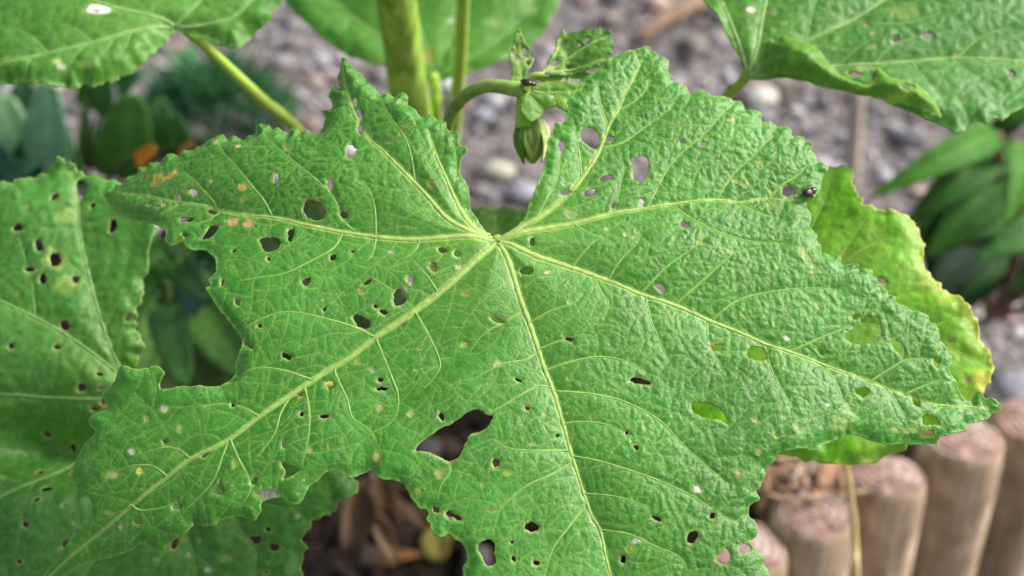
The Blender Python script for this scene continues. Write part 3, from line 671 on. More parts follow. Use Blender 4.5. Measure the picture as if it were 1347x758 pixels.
# rosettes of spoon shaped leaves left of the large leaf
rb = on_ground(255, 470); ros = empty('rosette_plant', rb, 'dark bluish green rosette plant with spoon shaped leaves behind the gap at left', 'succulent')
bl = (0.028, 0.085, 0.055)
plant_leafs(ros, [(232, 400, 246, 508, 66, .80, .72, (0.046, 0.127, 0.029), dict(arch=0.12, fold=0.18, shape=0.45, blunt=1)), (262, 395, 325, 495, 80, .84, .80, (0.051, 0.121, 0.024), dict(arch=0.1, shape=0.5, blunt=1)),
    (225, 405, 185, 500, 60, .84, .8, (0.057, 0.127, 0.028), dict(arch=0.1, blunt=1)), (222, 395, 212, 470, 40, .86, .82, (0.029, 0.063, 0.014), dict(arch=0.1)), (258, 350, 258, 418, 52, .80, .75, bl, dict(arch=0.2, blunt=1)),
    (240, 350, 275, 395, 46, .78, .75, (0.043, 0.101, 0.033), dict(arch=0.25, blunt=1)), (232, 345, 192, 392, 44, .80, .76, (0.051, 0.139, 0.028), dict(arch=0.25, blunt=1)), (258, 340, 290, 352, 44, .80, .77, (0.025, 0.070, 0.024), dict(arch=0.25, blunt=1)),
    (270, 340, 300, 400, 60, .86, .83, (0.029, 0.076, 0.019), dict(arch=0.2, blunt=1)), (270, 420, 345, 470, 90, .92, .9, (0.031, 0.070, 0.015), dict(arch=0.1, blunt=1)), (200, 440, 300, 540, 120, .95, .9, (0.043, 0.076, 0.016), dict(arch=0.1, blunt=1)), (280, 400, 330, 440, 70, .93, .9, (0.029, 0.063, 0.014), dict(arch=0.1, blunt=1)), (160, 360, 230, 460, 110, 1.0, .97, (0.029, 0.057, 0.014), dict(arch=0.1, blunt=1)), (230, 300, 330, 400, 120, 1.02, 1.0, (0.029, 0.057, 0.014), dict(arch=0.1, blunt=1))], None, 1.25)
for (cx_, cy_, n_, rr, dp) in ((222, 352, 11, 30, .76), (206, 325, 9, 26, .80), (255, 375, 9, 32, .84), (195, 395, 8, 28, .84)):
    for k in range(n_):
        t = k*2.4; q = rr*(0.35+0.65*k/n_)
        blade('leaf', at(cx_, cy_, dp+0.015), at(cx_+q*math.cos(t), cy_+q*0.8*math.sin(t), dp-0.012*(1-k/n_)), 22*dp/FPX*(0.5+0.5*k/n_), (0, -0.8, 0.6), ros, M_BLADE, 0.25, 0.3, 8, 4, 0.5, tint=(0.05+0.07*(1-k/n_), 0.15+0.15*(1-k/n_), 0.045), blunt=1)
M_DULL = plain_mat('dull_green_stem', (0.03, 0.06, 0.02), (0.07, 0.12, 0.04), 90, 0.7, spec=0.1)
tube('stem', [rb, at(245, 430, .92), at(235, 380, .82)], [0.006, 0.005, 0.004], ros, M_DULL, 8)
tube('stem', [rb, at(225, 430, .93), at(208, 340, .84)], [0.005, 0.004, 0.003], ros, M_DULL, 8)

lb = on_ground(110, 300); lp = empty('broad_leaved_plant', lb, 'plant with blurred glaucous and olive oval leaves below the upper left leaf', 'leafy plant')
plant_leafs(lp, [(66, 225, 64, 104, 66, .98, .94, (0.13, 0.27, 0.15), dict(arch=0.06, fold=0.1, blunt=1)), (30, 215, 4, 122, 62, 1.0, .97, (0.20, 0.36, 0.18), dict(arch=0.06, fold=0.1, blunt=1)),
    (118, 225, 112, 128, 26, 1.0, .98, (0.03, 0.06, 0.02), dict(arch=0.06)), (170, 240, 178, 122, 88, .95, .9, (0.055, 0.14, 0.025), dict(arch=0.1, fold=0.12, blunt=1)), (130, 150, 140, 88, 60, 1.05, 1.02, (0.05, 0.13, 0.04), dict(arch=0.1, blunt=1)),
    (235, 210, 228, 148, 60, .95, .92, (0.04, 0.10, 0.03), dict(arch=0.1, blunt=1)), (45, 245, 40, 175, 50, 1.0, .97, (0.02, 0.07, 0.035), dict(arch=0.1, blunt=1)), (20, 260, -5, 185, 50, 1.0, .97, (0.025, 0.075, 0.04), dict(arch=0.1, blunt=1)),
    (180, 216, 206, 192, 24, .72, .71, (0.36, 0.15, 0.015), dict(arch=0.1, fold=0.1, blunt=1)), (236, 204, 256, 186, 14, .72, .71, (0.26, 0.13, 0.03), dict(arch=0.1, fold=0.1, blunt=1)),
    (95, 250, 88, 165, 44, 1.0, .98, (0.035, 0.11, 0.035), dict(arch=0.1)), (145, 235, 140, 160, 36, .99, .97, (0.05, 0.12, 0.03), dict(arch=0.1)), (40, 150, 30, 100, 44, 1.06, 1.04, (0.06, 0.13, 0.06), dict(arch=0.1, blunt=1)), (205, 190, 215, 128, 46, 1.0, .98, (0.05, 0.13, 0.04), dict(arch=0.1, blunt=1)), (155, 120, 190, 95, 40, 1.1, 1.08, (0.04, 0.11, 0.035), dict(arch=0.1)), (5, 240, 50, 215, 40, .95, .93, (0.03, 0.09, 0.04), dict(arch=0.1))], None, 1.5)
for x, y, d in ((66, 225, .98), (30, 215, 1.0), (118, 225, 1.0), (172, 240, .95), (130, 150, 1.05), (235, 210, .95), (176, 206, .72), (226, 192, .72), (45, 245, 1.0), (20, 260, 1.0)):
    tube('stem', [lb, (lb+at(x, y, d))/2+[0, 0, .01], at(x, y, d)], [0.0022, 0.002, 0.0016], lp, M_DULL, 6)

cb = on_ground(280, 185); cu = empty('cushion_plant', cb, 'dark green bushy plant with narrow leaves behind the left lobe of the large leaf', 'bushy plant')
vs, fs, cs = [], [], []
for k in range(900):
    a = random.uniform(0, 6.28); q = math.sqrt(random.random()); x = cb[0]+0.085*q*math.cos(a); y = cb[1]+0.075*q*math.sin(a)+0.03; z0 = 0.0+0.085*(1-q*q)*random.uniform(0.3, 1)
    az = a+random.uniform(-.8, .8); L_ = random.uniform(0.022, 0.045); el = random.uniform(0.3, 1.3); d = np.array([math.cos(az)*math.cos(el), math.sin(az)*math.cos(el), math.sin(el)])
    s = np.cross(d, [0, 0, 1]); s /= np.linalg.norm(s)+1e-6; wd = random.uniform(0.002, 0.0042); p = np.array([x, y, z0]); b = len(vs); c = np.array((0.042, 0.14, 0.055))*random.uniform(0.4, 1.8)
    vs += [p-s*wd*.4, p+s*wd*.4, p+d*L_*.5-s*wd, p+d*L_*.5+s*wd, p+d*L_+[0, 0, -L_*.12]]; cs += [c]*5; fs += [(b, b+1, b+3, b+2), (b+2, b+3, b+4)]
me = mesh('foliage', [v-cb for v in vs], fs); set_col(me, 'tint', cs); o = link('foliage', me, None, M_BLADE); o.parent = cu; o['kind'] = 'stuff'

wb = on_ground(1300, 420); wp = empty('lance_leaved_plant', wb, 'dark green plant with long pointed drooping leaves at the right behind the yellowing leaf', 'leafy plant')
g1, g2, g3 = (0.040, 0.150, 0.018), (0.070, 0.235, 0.024), (0.026, 0.095, 0.016)
plant_leafs(wp, [(1312, 176, 1140, 262, 49, .90, .86, g2, dict(arch=0.15, fold=0.25)), (1310, 190, 1188, 300, 64, .93, .9, g1, dict(arch=0.12, fold=0.2)), (1325, 205, 1215, 345, 88, .95, .92, g1, dict(arch=0.12)),
    (1330, 220, 1250, 330, 52, .96, .92, g3, dict(arch=0.1)), (1345, 190, 1322, 300, 46, .88, .84, g2, dict(arch=0.12, fold=0.2)), (1385, 290, 1282, 342, 54, .88, .86, (0.065, 0.19, 0.04), dict(arch=0.12, fold=0.15)),
    (1335, 180, 1290, 250, 32, .98, .97, g1, dict(arch=0.1)), (1290, 290, 1215, 400, 80, 1.0, .97, (0.022, 0.06, 0.028), dict(arch=0.1)), (1310, 178, 1210, 205, 32, .95, .93, g2, dict(arch=0.2)), (1350, 140, 1290, 190, 32, .9, .92, g1, dict(arch=0.2)),
    (1400, 200, 1340, 262, 35, .93, .92, g3, dict(arch=0.1)), (1380, 240, 1300, 310, 48, 1.0, .98, g3, dict(arch=0.1)), (1235, 300, 1225, 392, 48, 1.0, .99, g3, dict(arch=0.1)), (1330, 170, 1175, 240, 36, .97, .95, g1, dict(arch=0.15)), (1300, 260, 1205, 330, 90, .96, .93, g1, dict(arch=0.15)), (1347, 215, 1262, 300, 67, 1.0, .98, g1, dict(arch=0.12)), (1420, 240, 1330, 390, 72, 1.03, 1.0, g3, dict(arch=0.1)), (1280, 250, 1190, 330, 72, 1.05, 1.02, g3, dict(arch=0.1)), (1310, 320, 1250, 420, 72, 1.08, 1.05, g3, dict(arch=0.1))], None, 0.66)
M_BROWNST = plain_mat('brown_stem', (0.10, 0.055, 0.03), (0.20, 0.12, 0.07), 90, 0.7)
for pts in (((1300, 420, 1.13), (1292, 350, 1.06), (1275, 300, 1.0), (1270, 270, 0.97)), ((1300, 420, 1.13), (1330, 360, 1.05), (1345, 250, 0.96), (1330, 180, 0.9)), ((1300, 420, 1.13), (1340, 390, 1.08), (1400, 350, 1.0)), ((1300, 420, 1.13), (1310, 300, 1.0), (1314, 176, .9)), ((1300, 420, 1.13), (1370, 340, 1.0), (1390, 290, .88))):
    tube('stem', [wb]+[at(*q) for q in pts[1:]], [0.004, 0.0035, 0.0025], wp, M_BROWNST, 8)
tube('stem', [wb, at(1348, 405, 1.0), at(1400, 380, .98)], [0.003, 0.003, 0.003], wp, M_BROWNST, 8)


# ================================================================ THE HOLLYHOCK
BASE = on_ground(690, 470)
hp = empty('hollyhock_plant', BASE, 'large hollyhock with insect chewed lobed green leaves filling the picture', 'hollyhock')

MAIN_OUT = [(129.5,245.5),(130.5,243),(135,237.5),(144,236),(146,229),(153,231),(156,224),(164,219),(174,217),(176,209.5),(181,207.5),(188.5,208.5),(190.5,203),(200,202),(207.5,202),(209.5,196),(216,189.5),(224.5,190),(230,194),(235,185),(246.5,185),(255,180),(261,177),(270,169.5),(279,165),(285.5,161.5),(290,164),(295,171),(301.5,166),(310,168),(316,171),(323,164.5),(331.5,163.5),(333,154),(338,147.5),(345,150),(350.5,151),(355,157),(362,153.5),(367.5,157),(374,159),(376,163.5),(380,156),(386.5,153),(391,157),(392,162.5),(398,157),(404.5,156.5),(407.5,160.5),(417,161),(419,155),(422,151),(424.5,141),(424.5,135),(421,127.5),(426.5,126.5),(434,125.5),(433,116),(430,108.5),(433,100),(438,96.5),(444.5,98),(443.5,89.5),(441,83),(443.5,78),(445.5,67.5),(447.5,57),(453,58.5),(457,65),(462.5,71.5),(469,78),(475,84),(481.5,94),(488,100),(493,104),(500,114),(505,110.5),(513,114.5),(519,118),(524.5,114),(532,115),(536.5,121),(536,129.5),(541,133),(548.5,139),(554,146.5),(561,143),(569,144.5),(574,151),(580,153),(586.5,156),(586.5,163.5),(593,168.5),(599,170),(603.5,176),(602.5,184.5),(606.5,192),(614,195),(613,201.5),(607.5,207.5),(604,220),(607.5,231.5),(613,239),(617,252),(619,271),(624,280),(634,294),(644,307.5),(653,314),(663.5,308.5),(678,296),(688.5,286.5),(693,279),(697,266),(704,250),(710,233),(716,221.5),(717,209),(720,194),(721,182),(727.5,175.5),(729.5,161),(736,158.5),(742,160),(745.5,149),(749.5,142),(745.5,134.5),(753,126),(767.5,111),(769.5,100.5),(780,94.5),(789.5,87),(796,79.5),(805.5,73),(816,70),(826.5,65),(837,63.5),(847.5,59.5),(854,59),(858,65),(869,72),(879,77.5),(880.5,85),(879,92),(885,100.5),(886,107),(894,107.5),(905,115.5),(909,122.5),(919,118),(930,119.5),(936.5,126),(949.5,125),(960,127),(965.5,130),(976,131.5),(981,142),(992,143),(1002.5,147),(1003.5,159),(1013,158),(1023.5,164.5),(1035.5,165),(1042,171),(1042,177.5),(1056.5,180),(1059,187),(1067,188),(1066.5,196),(1075,204),(1076,212),(1084,213),(1091,221),(1084,229),(1081.5,238),(1080,249),(1075,256.5),(1068,263),(1062,265),(1061,270),(1067.5,278),(1068,288.5),(1066,297),(1070.5,303),(1075,307.5),(1075,317),(1080,322),(1081,332),(1088.5,334),(1093,338),(1102,336),(1107,340),(1106,347.5),(1115,347.5),(1126.5,348.5),(1128,355),(1138,355),(1147.5,357),(1147.5,364),(1154,368.5),(1155,377),(1161,377),(1166.5,383),(1168,390),(1176,391.5),(1178,400),(1189.5,404),(1200,409.5),(1211.5,411.5),(1220,417),(1221.5,425),(1230.5,429.5),(1234,439),(1234,449.5),(1241,455),(1243,464),(1249.5,469.5),(1250,479),(1246.5,485),(1248.5,492),(1256,502),(1263,515),(1271.5,525),(1279,526),(1282,518),(1289.5,516.5),(1295,524),(1303,524),(1311.5,529),(1317,536.5),(1312.5,542),(1304,545),(1302,550),(1292.5,553),(1282,555.5),(1273.5,558.5),(1270,566),(1256.5,570),(1244,573.5),(1235,577),(1232,584),(1221,583),(1206,583),(1189,582),(1174.5,585),(1166,584),(1155,581),(1139,575),(1126.5,571),(1115,571),(1107.5,575),(1095,580.5),(1080,585),(1078,592),(1065.5,593),(1050.5,591.5),(1038,594),(1021,598),(1018,608),(1006,615.5),(1007,625),(1000,641),(994,646),(999,658),(987,665),(985.5,678),(993,686.5),(997,697),(993,708),(986.5,714),(993,722.5),(1004.5,733),(1004.5,743.5),(1009.5,751),(1012,765),(1010,790),(985,830),(950,870),(900,915),(850,950),(815,935),(760,905),(700,870),(650,830),(620,790),(609.5,762),(609.5,745.5),(614,737),(613,724.5),(607.5,714),(597,709),(590.5,702.5),(582,707.5),(571.5,705.5),(567.5,698),(566.5,691),(562,684.5),(563,671),(552.5,668.5),(546,661),(540,654),(533,640),(520.5,633),(505,631.5),(495,626.5),(488,620),(475,623),(463,629),(450,624),(437.5,620),(427.5,624),(418,633),(406.5,642),(399.5,657.5),(389,665.5),(378.5,661),(369,655),(345.5,662),(343,674),(334,685.5),(324.5,682),(315,680),(303,682),(291.5,684.5),(282,691.5),(270.5,692.5),(254,692),(244,703),(226,713),(212,724.5),(200,722),(188,715),(178,721),(169,726),(152.5,731),(135,735),(118,738),(104,746),(84,757),(62,770),(50,775),(56,756),(72,738),(84,722),(97,700),(92,683),(98,662),(101,640),(95,622),(106,592),(115,580.5),(126.5,569),(119,562),(116,553),(124,543),(140,537),(137.5,528),(131.5,516.5),(137.5,509),(150,500),(154,489),(162.5,482),(178,486.5),(193,484),(200.5,480),(210,483),(215.5,491.5),(210,500),(211,511),(225.5,511.5),(235.5,508),(263,506.5),(283,506.5),(300.5,498),(309,486.5),(309,473),(318,450),(313,437.5),(300.5,422.5),(287.5,408),(279,393.5),(270.5,380),(277,376.5),(274,369),(281,363),(284.5,357.5),(283.5,343),(277,334.5),(268.5,329),(251.5,329),(243.5,324),(241,317.5),(232.5,320.5),(224.5,323),(217,318.5),(219,308),(213.5,300.5),(203,294),(190,291),(176,286),(163,280),(150,272),(140,261)]
V_MAIN = [
 [(650,316),(614,310.5),(546,314),(494,310),(450,303.5),(402,295),(359,285),(327.7,282.7),(289.7,276.4),(268.6,270),(237,264.8),(209.5,259.5),(186,253),(150,247)],
 [(648,312),(630,307),(614,302),(587,286),(566,262),(546,240),(524,217),(505,196),(488,180),(478,165),(470,150),(463,135),(456,112),(450,88),(449,64)],
 [(645,308),(627.5,303),(615,290),(602,268.5),(589.5,241),(577,212),(570,192),(563,170)],
 [(657,313),(674,305),(686.6,297.5),(712,283.4),(737,264.4),(758,243),(782,209),(790.7,191),(801,164),(812,145),(824.5,117.5),(835,100.6),(845.6,77)],
 [(657,316),(680,307),(704,302),(756,293),(807,279.5),(841.5,274),(886,267),(944,261.5),(973,264.6),(1010,259),(1055,262)],
 [(658,318),(672,321.5),(704,336),(752,351.5),(800,368.6),(841.5,385.8),(889.5,401),(937.6,421.8),(978.7,439),(1009.6,452.7),(1041,463),(1085.7,480),(1137,498),(1168,510),(1189,517.5),(1204,524),(1218.7,529.7),(1242,533),(1261,534),(1300,536)],
 [(656,319),(662,328),(670,346),(683.7,391),(695.7,421.8),(707.7,459.6),(718,490),(728,514.7),(740.7,557),(753,599.6),(769,649),(779.6,679),(790,695),(797,730),(803.6,757),(812,800),(822,860),(835,930)],
 [(652,318),(640,330),(624.7,343),(587,377),(546,408),(494,442),(460,468),(423,490),(382,518),(340,546.6),(298.6,578),(249,602),(219.5,626),(173.7,664.5),(141,693),(101,725.5),(64,757)],
]
V_SIDE = [
 [(546,240),(543,216),(539,197),(533,180),(526.5,170),(516,155),(507.5,140),(503,125)],
 [(467,302),(453,291),(436,256),(405,226),(374,199),(353.7,178),(340,160)],
 [(359,285),(346.7,262.7),(336,250),(319,228.6),(308,214),(293,197),(286.7,184),(280,172)],
 [(285,274),(282.4,266.6),(267.7,249.7),(253,233),(240,222)],
 [(450,305),(439.5,325.8),(412,343),(374,361.8),(340,367),(315,372)],
 [(494,312),(491,332.6),(484,343)],
 [(289,278),(272.8,291),(254,296),(236,300)], [(237,266),(222,277),(207,285)],
 [(552,314),(546,330),(530,342)], [(494,309),(494,285),(490,260),(478,238)],
 [(590,313),(580,340),(560,352)],
 [(494,442),(467,430),(422,418),(381,411.5),(350,418),(322,432)],
 [(408.6,497),(374,487),(340,483.6),(318,490)],
 [(576,384),(565,368),(552.7,353),(540,340)], [(546,406),(530,392),(500,372),(482,362)],
 [(546,410),(549,415),(566.4,446),(578.4,473),(576,490),(560,510)],
 [(494,443),(508,476.7),(513,490),(524,522),(518.5,553.6),(488.5,571)],
 [(440,481),(440.7,490),(456.6,525),(463.7,550),(488.5,568),(497,590)],
 [(395,510),(400,508),(407,543),(405,582),(398,613.7)],
 [(299,578),(289,610.5),(280,634),(262,655),(244.6,671.5)], [(302,577),(315,606),(326.8,627),(331.5,643),(322,662)],
 [(382,518),(368,545),(362,570),(340,600)], [(249,602),(235,590),(214,588),(190,596)], [(340,546),(320,535),(296,530),(268,533)], [(219,626),(200,612),(170,614),(150,622)],
 [(173,664),(185,672),(215,668),(230,660)],
 [(790,192),(810,189),(826.6,182),(847.7,167),(860,158.6),(881.4,143),(890,132)],
 [(705.6,284),(716,266.5),(729,243),(735,222),(737,205),(738,190)], [(765,232),(763,208),(757,172),(752,150)], [(801,164),(793,145),(788,125),(787,105)], [(812,143),(830,135),(850,118),(858,100)],
 [(841,274),(852,271),(876,225),(899.6,198.7),(926,177.6),(949.7,151),(968,134)], [(944,261),(957.6,238),(973.4,219.8),(989,206.6),(1007.7,188),(1020,176)],
 [(1013,258),(1031,241),(1050,230),(1064,215)], [(756,294),(775,308),(800,318),(812,330)], [(807,280),(812,262),(816,240),(825,215)], [(886,268),(905,285),(940,305),(985,318),(1030,322)], [(973,265),(1000,280),(1035,290)],
 [(841,386),(848,380.7),(876,353),(910,329),(931,308.6)], [(889.5,399),(924,370),(954.7,343),(968,332.6),(1000,326)], [(937.6,420),(965,398),(996,387.5),(1041,381),(1085.7,380),(1110,384)],
 [(1041,461),(1085.7,442),(1123,427)], [(1147,500),(1168,487),(1189,475),(1210,473),(1231,475)], [(752,351),(770,330),(790,312)], [(800,368),(815,345),(835,325),(842,312)],
 [(850,390),(855,418),(869,452.7),(882.7,476.7)], [(932,420),(932,446),(944,473),(955,494)], [(1009,453),(1012,480),(1025,510),(1040,535)], [(1085,481),(1100,505),(1110,530),(1130,550)], [(1168,511),(1180,530),(1190,550)], [(1242,533),(1225,545),(1200,556)], [(1192,518),(1215,508),(1240,500)], [(780,361),(790,385),(800,400),(795,420)],
 [(728,514),(733.6,514.7),(783,520),(825.5,530.7),(868,555),(896,585),(931.6,617),(960,640)], [(753,599),(756.6,599.6),(786.6,606.6),(829,620.8),(868,635),(906.8,652.6),(942,674),(970,690)],
 [(790,696),(829,704),(861,720),(892.7,734),(905,755)], [(753,608),(723,626),(694.7,638.5),(675,654),(658,670),(654,682),(647.6,703.5)], [(769,666),(744,698.5),(726.5,723),(716,757),(710,800)],
 [(726,510),(712,507.7),(698.5,513),(660.5,536),(643,545)], [(748,592),(705,594),(670,592),(650,580)], [(707,460),(735,450),(765,442),(790,448)], [(697,424),(725,410),(755,400),(768,385)], [(716,488),(745,478),(790,470),(830,478),(850,490)], [(690,408),(660,425),(635,440),(620,460)], [(708,462),(690,475),(660,480),(625,500)], [(740,557),(765,555),(800,560),(830,575)], [(769,648),(800,652),(830,660),(855,670)], [(590,600),(592,622),(580,640),(575,660)], [(812,800),(850,800),(890,815)], [(806,765),(780,790),(760,830)],
]
HOLES = [
 ell(413,276,16,12,10,.1), [(341,317),(348,314),(357,313),(366,315),(369,320),(367,327),(361,332),(352,333),(347,329),(345,324)], ell(383,309,5,8,15), [(266,316),(271,307),(275,299),(280,297),(287,298),(285,304),(280,311),(274,315)], ell(245,290,8,4.2,0,.25), ell(254,252,5.5,4,20), ell(235,258,2.8,5), ell(278,278,5,3,20), ell(244,310,4.5,3.5), ell(215,268.5,2.6), ell(195,269,2.4), ell(208,273,1.6),
 [(456,188),(461,185),(466,190),(469,193),(465,201),(460,206),(456,204),(455,196)], ell(453,282,4.5,5.5), ell(434,243,3.6,9.5,-3), ell(363,234,3.4,6), ell(466,124,2.8,4), ell(472,141,2.6,7,-12), ell(473,164,3,7), ell(438,339,4,4.5), ell(403.5,372,5,6,0,.25), ell(484,372,5.5,2.8,-10,.25), ell(525,391,9,9.5,0,.1), ell(540,368,4,5), ell(535.5,379,2), ell(504.7,410,5,4), ell(494,403,2.8), ell(475.5,422,12.5,6.5,20,.12), ell(570,353,4.5,5.5), ell(582,330,6,3.6,30), ell(600.7,335,3.4,5,10), ell(377,469,5.5,3.8,20), ell(427.5,407,2.4,3), ell(655,422,6.5,3,15,.25), ell(611,451,2.6), ell(354,343,2.4), ell(463.5,331,2.2), ell(342,430,2.6), ell(308.5,332,2.2), ell(293,374,2.2,3.6), ell(313,400,4,3.2,30), ell(342,337.5,0.1),
 ell(776,253,8.5,5,-15,.12), [(763,176),(768,169),(777,167),(785,171),(790,180),(788,190),(783,194),(772,189),(765,183)], ell(803,180,5.5,4,0), ell(739,192,3.2,8), ell(798,234,9,4,-5,.15), [(832,222),(834,208),(842,203),(851,208),(853,222),(850,235),(843,239),(835,236)], ell(744,252,6,3,-30), ell(845,265,3.6,4.5), ell(807,270,2.8), ell(900,298,5.5,5,-20), ell(869,379,6.5,4.5,20), ell(748,448,5.5,2.6,10), ell(692.5,357,8,6.5), ell(700,319,4.5,5), ell(897,186.5,3), ell(925,189.5,4.5,4), ell(996,464.7,13,11.5,0,.12), ell(943,457,6,5), ell(978,456,0.1),
 [(1110,443),(1120,435),(1130,427),(1131,420),(1137,416),(1146,419),(1151,416),(1157,427),(1158,438),(1154,446),(1144,452),(1132,454),(1120,452)], [(1171,450),(1178,449),(1186,457),(1189,468),(1186,472),(1180,465),(1174,459)], ell(1080.6,461,6,5), ell(1039,250,8,7.5), ell(1127,418,5,4), [(1213,549),(1220,545),(1229,547),(1234,554),(1235,561),(1228,559),(1215,559)], ell(1206,529,4,8,-35), ell(1229,480,2.4,6,-30), ell(1020.5,574,3.2), ell(1134,516,9,6,-5),
 ell(842,502.5,13,4,6,.12), [(908.6,533),(915,530),(925,530),(942,536),(952.8,548),(956,560),(945.7,553.6),(931.6,552),(920,548),(912,543)], ell(836,590,3.2), ell(823.8,571,2), ell(700,694,8.2,6.6,0,.1), ell(862,683.7,5.2,2.6,15), ell(909.7,708.5,8.5,6.5,-40,.1), ell(936,680,4.4), [(940,734),(946,731),(951,723),(957,727),(958,737),(952,744),(944,741)], ell(978,723,7,7.5), ell(819.5,737,4.2), ell(705,741,4,3.6), ell(682,502,4.4,2,30), ell(733,573,2),
 [(546,595),(553.6,584.5),(568,574),(582,564),(591.6,561),(603.5,553.6),(615.4,545),(627,541),(634.4,544),(638,547.7),(647.5,549),(646,556),(639,565.5),(629.6,571),(620,573),(613,582),(608,594),(602,603.5),(591.6,608),(584.5,607),(575,601),(565.5,597.5),(553.6,595)],
 ell(652,610.6,4,6.4,-25), ell(581,550,3,5.4,-35), ell(502,510,6,2.8,5,.3), ell(500,499,3.4,3), ell(692.6,539,2.6), ell(573.7,671,6.5,3,40), [(586,675),(592,673),(598,677),(604,680),(606,685),(601,685),(596,681),(589,681)], [(628.6,719),(633,713),(643,711),(649.7,716),(650,729),(652,741),(645.5,745),(639,743.6),(635,733),(629.7,726.7)], ell(673,713.6,2.2), ell(675.5,735.5,2.2,3.6),
 ell(433.7,505,4.6,7,-35), ell(394,516.5,4.4,2.4), ell(426.6,548,5.4,2.6), ell(396.5,545,3), ell(373.6,585,3,5), [(371,610.5),(380.8,613),(393.7,620),(385.4,627),(374,631),(376,622)], [(289,633),(293,639),(296,646),(293,652),(279,649),(284,642)], ell(335,634,4.4), ell(260,688,6.5,6,40), ell(233,666,8,4,-20), ell(268,597.6,6,2.2,-25), ell(181,687,5.6,4), ell(327,454,6.2,2.2,35), ell(305.6,531.6,2.2), ell(216.6,580.5,3,4), ell(193,550,3),
 [(100,662),(106,656),(117,655),(121,668),(117,685),(108,696),(97,690),(96,678)], ell(1221,573,0.1),
]
HOLES = [h for h in HOLES if max(abs(q[0]-h[0][0]) for q in h) > 1.5]
OR, BR, PALE, WIN, WH = (0.58, 0.34, 0.07), (0.22, 0.12, 0.06), (0.52, 0.48, 0.28), (0.24, 0.38, 0.10), (0.75, 0.76, 0.70)
